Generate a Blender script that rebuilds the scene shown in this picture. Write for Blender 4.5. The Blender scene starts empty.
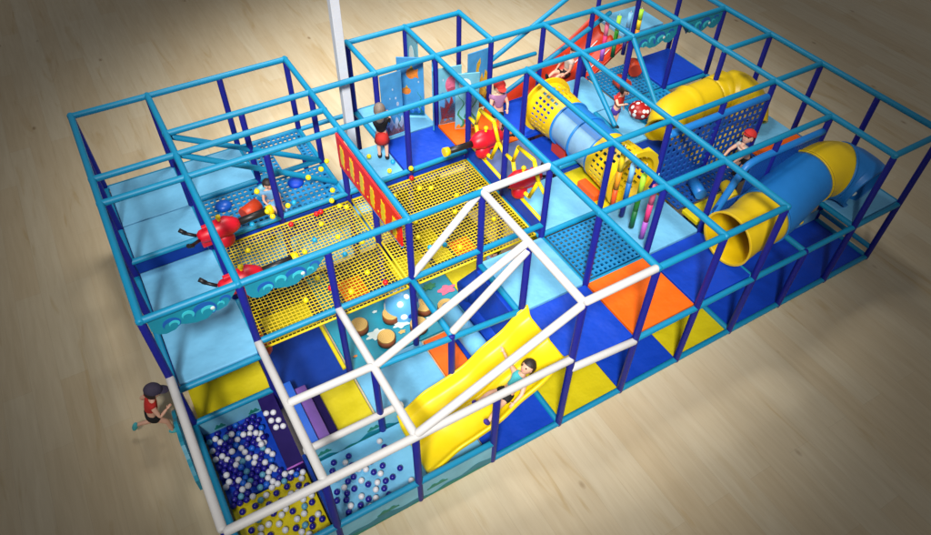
import bpy, bmesh, math, random
from mathutils import Vector, Matrix, Quaternion
random.seed(7)
K = 1.2            # one bay of the play frame in metres
SY = 1.0065
C = bpy.context.scene.collection
def P(u, v, z=0.0): return Vector((u*K, v*K*SY, z*K))

# ---------------------------------------------------------------- materials
def lin(c):
    return c/12.92 if c <= .04045 else ((c+.055)/1.055)**2.4
def rgb(r, g, b): return (lin(r/255), lin(g/255), lin(b/255), 1)
def mat(name, col, rough=.45, var=.06, bump=.0, bscale=40, nscale=6, coat=0, spec=.5, metal=0, stretch=(1, 1, 1), bd=.02):
    m = bpy.data.materials.new(name); m.use_nodes = True
    nt = m.node_tree; n = nt.nodes; l = nt.links
    b = n['Principled BSDF']
    b.inputs['Roughness'].default_value = rough
    b.inputs['Metallic'].default_value = metal
    b.inputs['Specular IOR Level'].default_value = spec
    b.inputs['Coat Weight'].default_value = coat
    tc = n.new('ShaderNodeTexCoord'); mp = n.new('ShaderNodeMapping'); mp.inputs['Scale'].default_value = stretch
    l.new(tc.outputs['Object'], mp.inputs['Vector'])
    no = n.new('ShaderNodeTexNoise'); no.inputs['Scale'].default_value = nscale; no.inputs['Detail'].default_value = 4
    l.new(mp.outputs['Vector'], no.inputs['Vector'])
    mx = n.new('ShaderNodeMix'); mx.data_type = 'RGBA'
    mx.inputs[6].default_value = tuple(max(0, x*(1-var*2)) for x in col[:3])+(1,)
    mx.inputs[7].default_value = tuple(min(1, x*(1+var)+var*.04) for x in col[:3])+(1,)
    l.new(no.outputs['Fac'], mx.inputs[0]); l.new(mx.outputs[2], b.inputs['Base Color'])
    if bump:
        n2 = n.new('ShaderNodeTexNoise'); n2.inputs['Scale'].default_value = bscale; n2.inputs['Detail'].default_value = 3
        l.new(mp.outputs['Vector'], n2.inputs['Vector'])
        bp = n.new('ShaderNodeBump'); bp.inputs['Strength'].default_value = bump; bp.inputs['Distance'].default_value = bd
        l.new(n2.outputs['Fac'], bp.inputs['Height']); l.new(bp.outputs['Normal'], b.inputs['Normal'])
    return m
M = {}
M['tube'] = mat('padded_cyan_vinyl', rgb(0, 134, 176), .5, .05, .10, 25)
M['post'] = mat('padded_indigo_vinyl', rgb(24, 30, 136), .5, .06, .10, 25, spec=.3)
M['white'] = mat('padded_white_vinyl', rgb(206, 203, 200), .55, .03, .10, 25)
M['lblue'] = mat('light_blue_vinyl', rgb(112, 184, 222), .52, .10, .7, 2.4, 2.0, spec=.32, bd=.07)
M['dblue'] = mat('deep_blue_vinyl', rgb(6, 64, 186), .52, .10, .7, 2.4, 2.0, spec=.32, bd=.07)
M['dnavy'] = mat('under_net_shade_navy', rgb(10, 20, 60), .6, .08, .3, 4)  # shade on the ground below the net, put into the colour
M['nblue'] = mat('navy_vinyl', rgb(8, 54, 144), .6, .08, .5, 3, spec=.18, bd=.05)
M['yellow'] = mat('yellow_vinyl', rgb(214, 196, 14), .52, .08, .6, 2.4, 2.0, spec=.32, bd=.07)
M['orange'] = mat('orange_vinyl', rgb(244, 104, 8), .52, .08, .6, 2.4, 2.0, spec=.32, bd=.07)
M['gblue'] = mat('grey_blue_vinyl', rgb(88, 104, 150), .5, .08, .3, 4)
M['redv'] = mat('brick_red_vinyl', rgb(206, 62, 18), .45, .06, .3, 6)
M['slide'] = mat('yellow_moulded_plastic', rgb(240, 208, 0), .42, .04, .05, 3)
M['red'] = mat('red_moulded_plastic', rgb(206, 12, 38), .42, .04)
M['redp'] = mat('bright_red_vinyl', rgb(240, 14, 10), .5, .04)
M['rslide'] = mat('red_slide_plastic', rgb(204, 50, 4), .5, .06, .05, 3)
M['black'] = mat('black_plastic', rgb(24, 24, 26), .45, .05)
M['grey'] = mat('grey_painted_steel', rgb(150, 150, 156), .5, .05)
M['net'] = mat('yellow_webbing', rgb(224, 196, 12), .6, .08, .2, 60, 20)
M['perf'] = mat('perforated_blue_vinyl', rgb(14, 126, 182), .5, .08, .2, 10)
M['perfd'] = mat('perforated_dark_blue_vinyl', rgb(16, 78, 160), .5, .08, .2, 10)
M['tubeb'] = mat('blue_moulded_plastic', rgb(28, 122, 200), .42, .06, .06, 3)
M['clearb'] = mat('pale_blue_window_plastic', rgb(134, 178, 210), .25, .25, .1, 12, 3)
M['tubey'] = mat('yellow_tube_plastic', rgb(232, 194, 6), .42, .05, .06, 3)
M['teal'] = mat('teal_print', rgb(18, 142, 168), .45, .12, .05, 10, 5)
M['teald'] = mat('dark_teal_print', rgb(8, 120, 140), .45, .1, .05, 10, 5)
M['waveb'] = mat('wave_blue_print', rgb(20, 96, 180), .45, .1)
M['wavel'] = mat('wave_light_print', rgb(60, 200, 214), .45, .1)
M['lav'] = mat('lavender_vinyl', rgb(120, 78, 168), .45, .08, .3, 4)
M['purp'] = mat('dark_purple_vinyl', rgb(30, 14, 84), .6, .1, .3, 4, spec=.15)
M['sky'] = mat('printed_sky_blue', rgb(120, 190, 214), .5, .2, .05, 10, 3)
M['isle'] = mat('printed_island_green', rgb(20, 130, 110), .5, .2, .05, 10, 9)
M['sand'] = mat('printed_foam_white', rgb(214, 230, 226), .5, .1)
M['pillar'] = mat('grey_painted_concrete', rgb(214, 216, 222), .7, .05, .1, 30)
M['skin'] = mat('skin', rgb(232, 178, 150), .5, .05)
M['hair'] = mat('dark_hair', rgb(44, 32, 28), .55, .15, .3, 60, 30)
M['hairg'] = mat('ash_hair', rgb(122, 108, 98), .55, .15, .3, 60, 30)
M['cred'] = mat('red_cloth', rgb(206, 42, 34), .8, .1, .3, 30)
M['cblack'] = mat('black_cloth', rgb(22, 20, 24), .8, .1, .3, 30)
M['cteal'] = mat('turquoise_cloth', rgb(74, 188, 196), .8, .12, .3, 30, 20)
M['cpink'] = mat('mauve_cloth', rgb(160, 110, 150), .8, .1, .3, 30)
M['cwhite'] = mat('cream_cloth', rgb(214, 200, 186), .8, .1, .3, 30)
M['cblue'] = mat('pale_blue_cloth', rgb(120, 176, 216), .8, .1, .3, 30)
M['cpurple'] = mat('violet_cloth', rgb(70, 46, 150), .8, .1, .3, 30)
M['cdark'] = mat('charcoal_violet_cloth', rgb(58, 50, 72), .8, .1, .3, 30)
M['eye'] = mat('eye_dark', rgb(20, 16, 16), .2, 0)
M['bwhite'] = mat('ball_white', rgb(222, 222, 228), .35, .03)
M['bnavy'] = mat('ball_navy', rgb(30, 24, 138), .3, .04)
M['bblue'] = mat('ball_blue', rgb(24, 96, 205), .35, .04)
M['bteal'] = mat('ball_pale_teal', rgb(92, 160, 190), .35, .04)
M['byel'] = mat('ball_yellow', rgb(240, 222, 20), .4, .04)
M['bred'] = mat('ball_red', rgb(220, 22, 26), .4, .04)
M['baqua'] = mat('ball_aqua', rgb(20, 160, 205), .4, .04)
for k, c in dict(g1=(60, 170, 40), g2=(14, 104, 50), l1=(170, 226, 50), p1=(250, 120, 150), p2=(226, 54, 120), p3=(170, 90, 190),
                 y1=(240, 206, 20), o1=(246, 150, 10), o2=(236, 84, 14), b1=(130, 190, 230), b2=(24, 110, 186), b3=(34, 34, 130)).items():
    M[k] = mat('foam_'+k, rgb(*c), .55, .05, .15, 30)
M['fishb'] = mat('painted_sea_blue', rgb(66, 150, 204), .45, .25, .05, 10, 4)
M['fishl'] = mat('painted_sea_pale', rgb(112, 186, 206), .45, .2, .05, 10, 4)
M['fisho'] = mat('painted_orange', rgb(230, 130, 30), .5, .25, 0, 10, 20)
M['fishp'] = mat('painted_pink', rgb(226, 110, 140), .5, .25, 0, 10, 20)
M['fishr'] = mat('painted_red', rgb(176, 40, 40), .5, .35, 0, 10, 30)
M['fishy'] = mat('painted_coral_yellow', rgb(216, 170, 24), .5, .3, 0, 10, 30)
M['fishg'] = mat('painted_weed_green', rgb(40, 140, 90), .5, .3, 0, 10, 30)
M['fishs'] = mat('painted_silver', rgb(176, 196, 214), .5, .2, 0, 10, 20)
M['brown'] = mat('brown_bark', rgb(130, 62, 20), .6, .15, .3, 40)

def ringwood():
    m = mat('log_end_grain', rgb(206, 166, 92), .6, .1, .1, 40)
    nt = m.node_tree; n = nt.nodes; l = nt.links; b = n['Principled BSDF']
    tc = n.new('ShaderNodeTexCoord'); w = n.new('ShaderNodeTexWave'); w.wave_type = 'RINGS'; w.rings_direction = 'Z'
    w.inputs['Scale'].default_value = 14; w.inputs['Distortion'].default_value = 3
    l.new(tc.outputs['Object'], w.inputs['Vector'])
    mx = n.new('ShaderNodeMix'); mx.data_type = 'RGBA'
    mx.inputs[6].default_value = rgb(224, 188, 112); mx.inputs[7].default_value = rgb(188, 144, 70)
    l.new(w.outputs['Fac'], mx.inputs[0]); l.new(mx.outputs[2], b.inputs['Base Color'])
    return m
M['log'] = ringwood()
def polka(name, base, a, bcol, scale, thr):
    m = mat(name, base, .4, .05)
    nt = m.node_tree; n = nt.nodes; l = nt.links; b = n['Principled BSDF']
    tc = n.new('ShaderNodeTexCoord'); v = n.new('ShaderNodeTexVoronoi'); v.inputs['Scale'].default_value = scale
    v.inputs['Randomness'].default_value = .55
    l.new(tc.outputs['Object'], v.inputs['Vector'])
    lt = n.new('ShaderNodeMath'); lt.operation = 'LESS_THAN'; lt.inputs[1].default_value = thr
    l.new(v.outputs['Distance'], lt.inputs[0])
    sp = n.new('ShaderNodeSeparateColor'); l.new(v.outputs['Color'], sp.inputs[0])
    g = n.new('ShaderNodeMath'); g.operation = 'GREATER_THAN'; g.inputs[1].default_value = .5; l.new(sp.outputs[0], g.inputs[0])
    c1 = n.new('ShaderNodeMix'); c1.data_type = 'RGBA'; c1.inputs[6].default_value = a; c1.inputs[7].default_value = bcol
    l.new(g.outputs[0], c1.inputs[0])
    c2 = n.new('ShaderNodeMix'); c2.data_type = 'RGBA'; c2.inputs[6].default_value = base
    l.new(c1.outputs[2], c2.inputs[7]); l.new(lt.outputs[0], c2.inputs[0]); l.new(c2.outputs[2], b.inputs['Base Color'])
    return m
M['polkab'] = polka('blue_spotted_vinyl', rgb(90, 170, 222), rgb(24, 70, 190), rgb(240, 240, 244), 5.5, .34)
M['polkar'] = polka('red_spotted_vinyl', rgb(170, 20, 14), rgb(240, 236, 230), rgb(240, 236, 230), 9, .36)

def floor_mat():
    m = bpy.data.materials.new('pale_oak_planks'); m.use_nodes = True
    nt = m.node_tree; n = nt.nodes; l = nt.links; b = n['Principled BSDF']
    tc = n.new('ShaderNodeTexCoord')
    mp = n.new('ShaderNodeMapping'); mp.inputs['Rotation'].default_value = (0, 0, math.radians(90))
    l.new(tc.outputs['Object'], mp.inputs['Vector'])
    br = n.new('ShaderNodeTexBrick'); br.offset = .37; br.inputs['Scale'].default_value = 1
    br.inputs['Brick Width'].default_value = 3.4; br.inputs['Row Height'].default_value = .42
    br.inputs['Mortar Size'].default_value = .0016; br.inputs['Mortar Smooth'].default_value = .6
    br.inputs['Color1'].default_value = rgb(228, 212, 180); br.inputs['Color2'].default_value = rgb(222, 201, 164)
    br.inputs['Mortar'].default_value = rgb(196, 176, 142); br.inputs['Bias'].default_value = 0
    l.new(mp.outputs['Vector'], br.inputs['Vector'])
    mp2 = n.new('ShaderNodeMapping'); mp2.inputs['Scale'].default_value = (7, .55, 1); l.new(tc.outputs['Object'], mp2.inputs['Vector'])
    g = n.new('ShaderNodeTexNoise'); g.inputs['Scale'].default_value = 1.6; g.inputs['Detail'].default_value = 7; g.inputs['Distortion'].default_value = .6
    l.new(mp2.outputs['Vector'], g.inputs['Vector'])
    cr = n.new('ShaderNodeValToRGB'); cr.color_ramp.elements[0].position = .3; cr.color_ramp.elements[1].position = .72
    cr.color_ramp.elements[0].color = (.84, .80, .73, 1); cr.color_ramp.elements[1].color = (1, 1, 1, 1)
    l.new(g.outputs['Fac'], cr.inputs[0])
    mu = n.new('ShaderNodeMix'); mu.data_type = 'RGBA'; mu.blend_type = 'MULTIPLY'; mu.inputs[0].default_value = .6
    l.new(br.outputs['Color'], mu.inputs[6]); l.new(cr.outputs[0], mu.inputs[7])
    mp3 = n.new('ShaderNodeMapping'); mp3.inputs['Scale'].default_value = (30, 1.6, 1); l.new(tc.outputs['Object'], mp3.inputs['Vector'])
    g2 = n.new('ShaderNodeTexNoise'); g2.inputs['Scale'].default_value = 2; g2.inputs['Detail'].default_value = 5; l.new(mp3.outputs['Vector'], g2.inputs['Vector'])
    cr2 = n.new('ShaderNodeValToRGB'); cr2.color_ramp.elements[0].position = .25; cr2.color_ramp.elements[1].position = .6
    cr2.color_ramp.elements[0].color = (.9, .88, .84, 1); cr2.color_ramp.elements[1].color = (1, 1, 1, 1); l.new(g2.outputs['Fac'], cr2.inputs[0])
    m2 = n.new('ShaderNodeMix'); m2.data_type = 'RGBA'; m2.blend_type = 'MULTIPLY'; m2.inputs[0].default_value = .35
    l.new(mu.outputs[2], m2.inputs[6]); l.new(cr2.outputs[0], m2.inputs[7])
    # warm mineral streaks
    mp5 = n.new('ShaderNodeMapping'); mp5.inputs['Scale'].default_value = (3.2, .4, 1); mp5.inputs['Location'].default_value = (3, 7, 0)
    l.new(tc.outputs['Object'], mp5.inputs['Vector'])
    g3 = n.new('ShaderNodeTexNoise'); g3.inputs['Scale'].default_value = 1.1; g3.inputs['Detail'].default_value = 5; g3.inputs['Distortion'].default_value = 1.2
    l.new(mp5.outputs['Vector'], g3.inputs['Vector'])
    cr5 = n.new('ShaderNodeValToRGB'); cr5.color_ramp.elements[0].position = .60; cr5.color_ramp.elements[1].position = .74
    cr5.color_ramp.elements[0].color = (1, 1, 1, 1); cr5.color_ramp.elements[1].color = (.84, .75, .58, 1); l.new(g3.outputs['Fac'], cr5.inputs[0])
    m5 = n.new('ShaderNodeMix'); m5.data_type = 'RGBA'; m5.blend_type = 'MULTIPLY'; m5.inputs[0].default_value = .8
    l.new(m2.outputs[2], m5.inputs[6]); l.new(cr5.outputs[0], m5.inputs[7])
    # knots
    mp4 = n.new('ShaderNodeMapping'); mp4.inputs['Scale'].default_value = (1.5, .8, 1); l.new(tc.outputs['Object'], mp4.inputs['Vector'])
    vo = n.new('ShaderNodeTexVoronoi'); vo.inputs['Scale'].default_value = .95; l.new(mp4.outputs['Vector'], vo.inputs['Vector'])
    cr3 = n.new('ShaderNodeValToRGB'); cr3.color_ramp.elements[0].position = .02; cr3.color_ramp.elements[1].position = .075
    cr3.color_ramp.elements[0].color = (.42, .30, .20, 1); cr3.color_ramp.elements[1].color = (1, 1, 1, 1); l.new(vo.outputs['Distance'], cr3.inputs[0])
    m3 = n.new('ShaderNodeMix'); m3.data_type = 'RGBA'; m3.blend_type = 'MULTIPLY'; m3.inputs[0].default_value = .7
    l.new(m5.outputs[2], m3.inputs[6]); l.new(cr3.outputs[0], m3.inputs[7])
    l.new(m3.outputs[2], b.inputs['Base Color'])
    b.inputs['Roughness'].default_value = .55; b.inputs['Specular IOR Level'].default_value = .3
    return m
M['floor'] = floor_mat()

# ---------------------------------------------------------------- mesh helpers
def link(name, bm, m, parent=None, smooth=False):
    me = bpy.data.meshes.new(name); bmesh.ops.recalc_face_normals(bm, faces=bm.faces)
    bm.to_mesh(me); bm.free()
    for x in (m if isinstance(m, (list, tuple)) else [m]): me.materials.append(x)
    if smooth:
        for p in me.polygons: p.use_smooth = True
    o = bpy.data.objects.new(name, me); C.objects.link(o)
    if parent: o.parent = parent
    return o
def tag(o, label, cat, group=None):
    o['label'] = label; o['category'] = cat
    if group: o['group'] = group
    return o
def thing(name, label, cat, loc=(0, 0, 0), group=None):
    o = bpy.data.objects.new(name, None); C.objects.link(o); o.location = loc; o.empty_display_size = .1
    return tag(o, label, cat, group)
def part(name, bm, m, t, smooth=False):
    """mesh given in world coordinates, hung under thing t"""
    bmesh.ops.translate(bm, verts=bm.verts, vec=-WORLD(t))
    return link(name, bm, m, t, smooth)
def WORLD(t):
    v = Vector(t.location); p = t.parent
    while p: v += Vector(p.location); p = p.parent
    return v
def recenter(o):
    """puts the origin of a single-mesh thing at its base centre"""
    me = o.data; xs = [v.co for v in me.vertices]
    c = Vector(((min(p.x for p in xs)+max(p.x for p in xs))/2, (min(p.y for p in xs)+max(p.y for p in xs))/2, min(p.z for p in xs)))
    me.transform(Matrix.Translation(-c)); o.location = c
    return o
def basis(d):
    d = d.normalized(); up = Vector((0, 0, 1)) if abs(d.z) < .95 else Vector((1, 0, 0))
    a = d.cross(up).normalized(); return a, a.cross(d).normalized()
def tube(bm, a, b, r, seg=16, r2=None, cap=True, mi=0):
    r2 = r if r2 is None else r2; x, y = basis(b-a); A = []; B = []
    for i in range(seg):
        t = 2*math.pi*i/seg; w = x*math.cos(t)+y*math.sin(t)
        A.append(bm.verts.new(a+w*r)); B.append(bm.verts.new(b+w*r2))
    for i in range(seg):
        f = bm.faces.new((A[i], A[(i+1) % seg], B[(i+1) % seg], B[i])); f.smooth = True; f.material_index = mi
    if cap:
        f = bm.faces.new(A[::-1]); f.material_index = mi; f = bm.faces.new(B); f.material_index = mi
def padtube(a, b, r, seg=18):
    """foam sleeve: rounded ends"""
    bm = bmesh.new(); d = (b-a).normalized(); x, y = basis(b-a); L = (b-a).length
    rings = []
    st = [(0, .55*r), (.012, .86*r), (.035, r), (L-.035, r), (L-.012, .86*r), (L, .55*r)]
    for (s, rr) in st:
        rings.append([bm.verts.new(a+d*s+(x*math.cos(2*math.pi*i/seg)+y*math.sin(2*math.pi*i/seg))*rr) for i in range(seg)])
    for p, q in zip(rings, rings[1:]):
        for i in range(seg):
            f = bm.faces.new((p[i], p[(i+1) % seg], q[(i+1) % seg], q[i])); f.smooth = True
    bm.faces.new(rings[0][::-1]); bm.faces.new(rings[-1])
    return bm
def sweep(bm, pts, radii, seg=24, cap=True, closed_norm=None):
    """tube along a poly-line with parallel transport"""
    n = len(pts); T = []
    for i in range(n):
        a = pts[max(0, i-1)]; b = pts[min(n-1, i+1)]; T.append((b-a).normalized())
    x, y = basis(T[0]); R = []
    for i in range(n):
        if i:
            q = T[i-1].rotation_difference(T[i]); x = q @ x; y = q @ y
        R.append([bm.verts.new(pts[i]+(x*math.cos(2*math.pi*k/seg)+y*math.sin(2*math.pi*k/seg))*radii[i]) for k in range(seg)])
    for p, q in zip(R, R[1:]):
        for k in range(seg):
            f = bm.faces.new((p[k], p[(k+1) % seg], q[(k+1) % seg], q[k])); f.smooth = True
    if cap: bm.faces.new(R[0][::-1]); bm.faces.new(R[-1])
    return R
def spline(ps, n):
    out = []
    for i in range(len(ps)-1):
        p0 = ps[max(0, i-1)]; p1 = ps[i]; p2 = ps[i+1]; p3 = ps[min(len(ps)-1, i+2)]
        for k in range(n):
            t = k/n
            out.append(.5*((2*p1)+(-p0+p2)*t+(2*p0-5*p1+4*p2-p3)*t*t+(-p0+3*p1-3*p2+p3)*t**3))
    out.append(ps[-1]); return out
def box(bm, a, b, bev=0, mi=0):
    x0, y0, z0 = a; x1, y1, z1 = b
    vs = [bm.verts.new((x, y, z)) for x in (x0, x1) for y in (y0, y1) for z in (z0, z1)]
    fs = [(0, 1, 3, 2), (4, 6, 7, 5), (0, 4, 5, 1), (2, 3, 7, 6), (0, 2, 6, 4), (1, 5, 7, 3)]
    F = [bm.faces.new([vs[i] for i in f]) for f in fs]
    for f in F: f.material_index = mi
    if bev:
        es = set(e for f in F for e in f.edges)
        bmesh.ops.bevel(bm, geom=list(es), offset=bev, segments=3, profile=.6, affect='EDGES')
def ubox(u0, u1, v0, v1, z0, z1, bev=.012):
    bm = bmesh.new(); box(bm, P(u0, v0, z0), P(u1, v1, z1), bev); return bm
def prism(bm, pts, nrm, th, mi=0):
    """extrude a flat outline (list of world points) by th along nrm"""
    a = [bm.verts.new(p) for p in pts]; b = [bm.verts.new(p+nrm*th) for p in pts]; n = len(pts)
    f = bm.faces.new(a); f.material_index = mi
    f = bm.faces.new(b[::-1]); f.material_index = mi
    for i in range(n):
        f = bm.faces.new((a[i], b[i], b[(i+1) % n], a[(i+1) % n])); f.material_index = mi
def ell(bm, c, r, seg=20, rings=12, rot=None, mi=0):
    res = bmesh.ops.create_uvsphere(bm, u_segments=seg, v_segments=rings, radius=1)
    mt = Matrix.Translation(c) @ (rot.to_matrix().to_4x4() if rot else Matrix()) @ Matrix.Diagonal((r[0], r[1], r[2], 1))
    bmesh.ops.transform(bm, matrix=mt, verts=res['verts'])
    for v in res['verts']:
        for f in v.link_faces: f.smooth = True; f.material_index = mi
    return res['verts']
def perf(bm, o, eu, ev, nu, nv, hole=.5, th=.012, holev=None):
    """sheet with a grid of square holes, real thickness"""
    holev = holev or hole
    nrm = eu.cross(ev).normalized()*th; du = eu/nu; dv = ev/nv
    for layer in (0, 1):
        g = [[bm.verts.new(o+du*i+dv*j+nrm*layer) for j in range(nv+1)] for i in range(nu+1)]
        if layer == 0: G0 = g
        else: G1 = g
    for i in range(nu):
        for j in range(nv):
            c = o+du*(i+.5)+dv*(j+.5); ins = []
            for layer in (0, 1):
                ins.append([bm.verts.new(c+du*sx*hole/2+dv*sy*holev/2+nrm*layer) for sx, sy in ((-1, -1), (1, -1), (1, 1), (-1, 1))])
            for layer, g in ((0, G0), (1, G1)):
                out = [g[i][j], g[i+1][j], g[i+1][j+1], g[i][j+1]]; a = ins[layer]
                for k in range(4): bm.faces.new((out[k], out[(k+1) % 4], a[(k+1) % 4], a[k]))
            for k in range(4): bm.faces.new((ins[0][k], ins[0][(k+1) % 4], ins[1][(k+1) % 4], ins[1][k]))
    for (a, b) in [((i, 0), (i+1, 0)) for i in range(nu)]+[((i, nv), (i+1, nv)) for i in range(nu)]+[((0, j), (0, j+1)) for j in range(nv)]+[((nu, j), (nu, j+1)) for j in range(nv)]:
        bm.faces.new((G0[a[0]][a[1]], G0[b[0]][b[1]], G1[b[0]][b[1]], G1[a[0]][a[1]]))

# ---------------------------------------------------------------- setting
bm = bmesh.new(); bmesh.ops.create_grid(bm, x_segments=1, y_segments=1, size=45)
fl = link('floor', bm, M['floor']); fl['kind'] = 'structure'
bm = bmesh.new(); w = .078
pc = P(3.60, 5.25, 0); box(bm, pc+Vector((-w, -w, 0)), pc+Vector((w, w, 9)), .01)
pl = recenter(link('building_pillar', bm, M['pillar']))
tag(pl, 'tall pale grey square building pillar rising between the blue posts at the back', 'pillar')

# ---------------------------------------------------------------- play frame
frame = thing('play_frame', 'big indoor climbing frame of indigo posts and cyan padded tubes on a wood floor', 'playground frame', P(5, 3, 0))
R = .042*K
H = 2.43
def beam(a, b, col='tube', r=None, name='beam'):
    A = P(*a); B = P(*b); d = (B-A).normalized()*.0
    part(name, padtube(A-d, B+d, r or R), M[col], frame)
def post(u, v, z0=0, z1=H, r=.043*K):
    part('post', padtube(P(u, v, z0), P(u, v, z1), r), M['post'], frame)
e = .045
full = [(0, 2), (0, 3), (0, 4), (0, 5), (0, 6), (1, 2), (1, 3), (1, 4), (1, 5), (1, 6), (2, 2), (2, 4), (2, 5), (2, 6), (3, 2), (3, 3), (3, 4), (3, 5), (3, 6),
        (4, 2), (4, 4), (4, 5), (4, 6), (4, 0), (4, 1), (5, 0), (5, 1), (5, 2), (5, 3), (5, 4), (5, 5), (5, 6), (6, 0), (6, 1), (6, 2), (6, 4), (6, 5), (6, 6),
        (7, 0), (7, 1), (7, 2), (7, 4), (7, 5), (8, 1), (8, 2), (8, 4), (8, 5), (9, 0), (9, 1), (9, 2), (9, 3), (9, 4), (9, 5), (9, 6),
        (10, 0), (10, 1), (10, 2), (10, 3), (10, 4), (10, 5), (10, 6)]
for u, v in full: post(u, v, 0, H-.02)
for u, v, z in [(0, 0, 1.46), (1, 0, 1.46), (2, 0, 1.46), (3, 0, 1.46), (2, 1, 1.42), (3, 1, 1.4), (8, 0, 1.2), (8, 3, 1.2)]: post(u, v, 0, z)
# lines along the depth
for u, v0, v1 in [(0, 2, 6), (1, 2, 6), (3, 2, 6), (4, 5, 6), (5, 0, 6), (6, 0, 4), (6, 5, 6), (7, 0, 5), (8, 4, 5), (9, 0, 6), (10, 0, 6)]:
    beam((u, v0-e, H), (u, v1+e, H))
for v, u0, u1 in [(6, 0, 3), (6, 4, 6), (5, 1, 10), (4.5, 0, 3), (4, 0, 10), (3, 9, 10), (2, 0, 4), (2, 5, 10), (1, 5, 9), (0, 5, 7), (0, 9, 10)]:
    beam((u0-e, v, H-.006), (u1+e, v, H-.006))
wr = .047*K
W = lambda a, b: beam(a, b, 'white', wr, 'white_padded_rail')
W((4, 2, H), (5, 2, H)); W((4, 2, H), (4, 0, H)); W((4, 0, H), (5, 0, H))
W((3, 2, 1.46), (4, 2.03, H-.02)); W((2, 1, 1.46), (4, 1.02, H)); W((3, 1, 1.44), (4, 1.0, H-.10)); W((2, 0, 1.5), (4, 0, H-.02))
W((0, 2, 1.44), (0, 0, 1.5)); W((1, 2, 1.44), (1, 0, 1.5)); W((2, 2, 1.44), (2, 0, 1.5)); W((0, -.01, 1.5), (4, -.01, 1.46)); W((1, 1, 1.5), (2, 1, 1.48))
W((4, -.01, 1.26), (5, -.01, 1.14))
W((1, .99, .47), (2.3, .99, .47))
zt = 1.16; bar = 1.42
for a, b in [((0, 2, zt), (1, 2, zt)), ((0, 2, zt), (0, 6, zt)), ((0, 6, zt), (3, 6, zt)), ((0, 4, bar), (1, 4, bar)), 
             ((1, 2, bar), (5, 2, bar)), ((1, 4, 1.30), (5, 4, 1.34)), ((3, 2, bar-.02), (3, 1, bar-.04)), ((2, 1, bar+.02), (4, 1, 1.24)),
             ((1, 2, zt), (1, 6, zt)), ((1, 5, 1.24), (3, 5, 1.24)), ((2, 4, zt), (2, 6, zt)), ((3, 4, zt), (3, 6, zt)),
             ((5, 0, zt), (10, 0, zt)), ((7, 0, zt), (7, 1, zt)), ((8, 0, zt), (8, 1, zt)), ((9, 0, zt), (9, 1, zt)), ((10, 0, zt), (10, 2, zt)), ((9, 2, zt), (9, 3, zt)), ((9, 3, zt), (10, 3, zt)), ((10, 3, zt), (10, 5, zt)),
             ((9, 3, zt), (9, 4, zt)), ((9, 4, zt), (10, 4, zt)), ((8, 3, zt), (8, 4, zt)), ((8, 4, zt), (9, 4, zt)), ((3, 6, zt), (5, 6, zt)), ((4, 5, zt), (4, 6, zt)),
             ((5, 1, zt), (5, 4, zt+.02)), ((5, 1, zt+.0), (6, 1, zt)), ((5, 2, zt+.06), (6, 2, zt+.06)), ((6, 3, 1.30), (7, 3, 1.30)), ((4, 1, zt), (4, 2, zt)), ((7, 1, zt), (9, 1, zt)), ((9, 1, 1.20), (10, 1, 1.20)),
             ((3, 0, .05), (10, 0, .05)), ((10, 0, .05), (10, 1, .05)), ((10, 0, .24), (10, 1, .24)), ((4, 0, .06), (4, 1, .06)), ((7, 0, .06), (7, 1, .06)),
             ((0, 2, .44), (0, 0, .44)), ((0, 2, .45), (1, 2, .45)), ((0, 0, .44), (3, 0, .44)),
             ((1.05, 5, 2.36), (3, 5, 1.22)), ((1.05, 4.5, 2.40), (3, 4.42, 1.22)), ((7, 4, H), (7, 3.0, 1.70)), ((8, 4, H), (8, 3, 1.45)),
             ((6, 5, 2.06), (8.4, 5.3, 2.95)), ((6, 5.98, 1.24), (7.65, 5.98, 1.25)), ((6.15, 5, 1.30), (8.4, 5, 2.30)), ((7.1, 3.6, 1.55), (7.1, 2.7, 1.5))]:
    beam(a, b, r=.040*K)

# decks: padded platforms of the frame
DK = 1.2
def deck(name, u0, u1, v0, v1, m, top=DK, th=.07):
    g = .012; part(name, ubox(u0+g, u1-g, v0+g, v1-g, top-th, top, .018), M[m], frame)
deck('deck_pad', .04, 1, 2.03, 4, 'lblue'); deck('deck_pad', .04, 1, 4, 5, 'lblue'); deck('deck_pad', .04, 1, 5, 6, 'lblue')
deck('deck_pad', 1, 2, 5, 6, 'lblue', DK+.0)
deck('deck_pad', 3.5, 4, 4.03, 5, 'lblue'); deck('deck_pad', 3.03, 3.5, 4.1, 5, 'lblue', .75)
deck('deck_pad', 4, 5, 4.03, 5, 'dblue'); deck('deck_pad', 4.03, 5, 5, 6, 'lblue')
deck('deck_pad', 5, 6, 4, 5, 'orange'); deck('deck_pad', 6, 7, 4, 5, 'dblue'); deck('deck_pad', 7, 8, 4, 5, 'lblue')
deck('deck_pad', 7, 8, 3, 4, 'lblue'); deck('deck_pad', 9, 10, 4.03, 5, 'dblue', DK+.01)
deck('deck_pad', 5, 6, 3, 4, 'gblue'); deck('deck_pad', 5, 6, 2, 3, 'lblue'); deck('deck_pad', 6, 7, 3, 4, 'dblue', DK-.1); deck('deck_pad', 6, 7, 2, 3, 'yellow')
deck('deck_pad', 7, 8, 2, 3, 'nblue'); deck('deck_pad', 6, 7, 1, 2, 'lblue'); deck('deck_pad', 4.02, 5, 1, 2, 'lblue')
deck('deck_pad', 4.02, 5, .02, 1, 'dblue'); deck('deck_pad', 5, 6, .03, 1, 'orange'); deck('deck_pad', 6, 7, .03, 1, 'dblue')
deck('deck_pad', 9.02, 10, .03, 1, 'lblue'); deck('deck_pad', 9, 10, 1, 2, 'orange'); deck('deck_pad', 9, 10, 2, 3, 'lblue')
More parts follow.
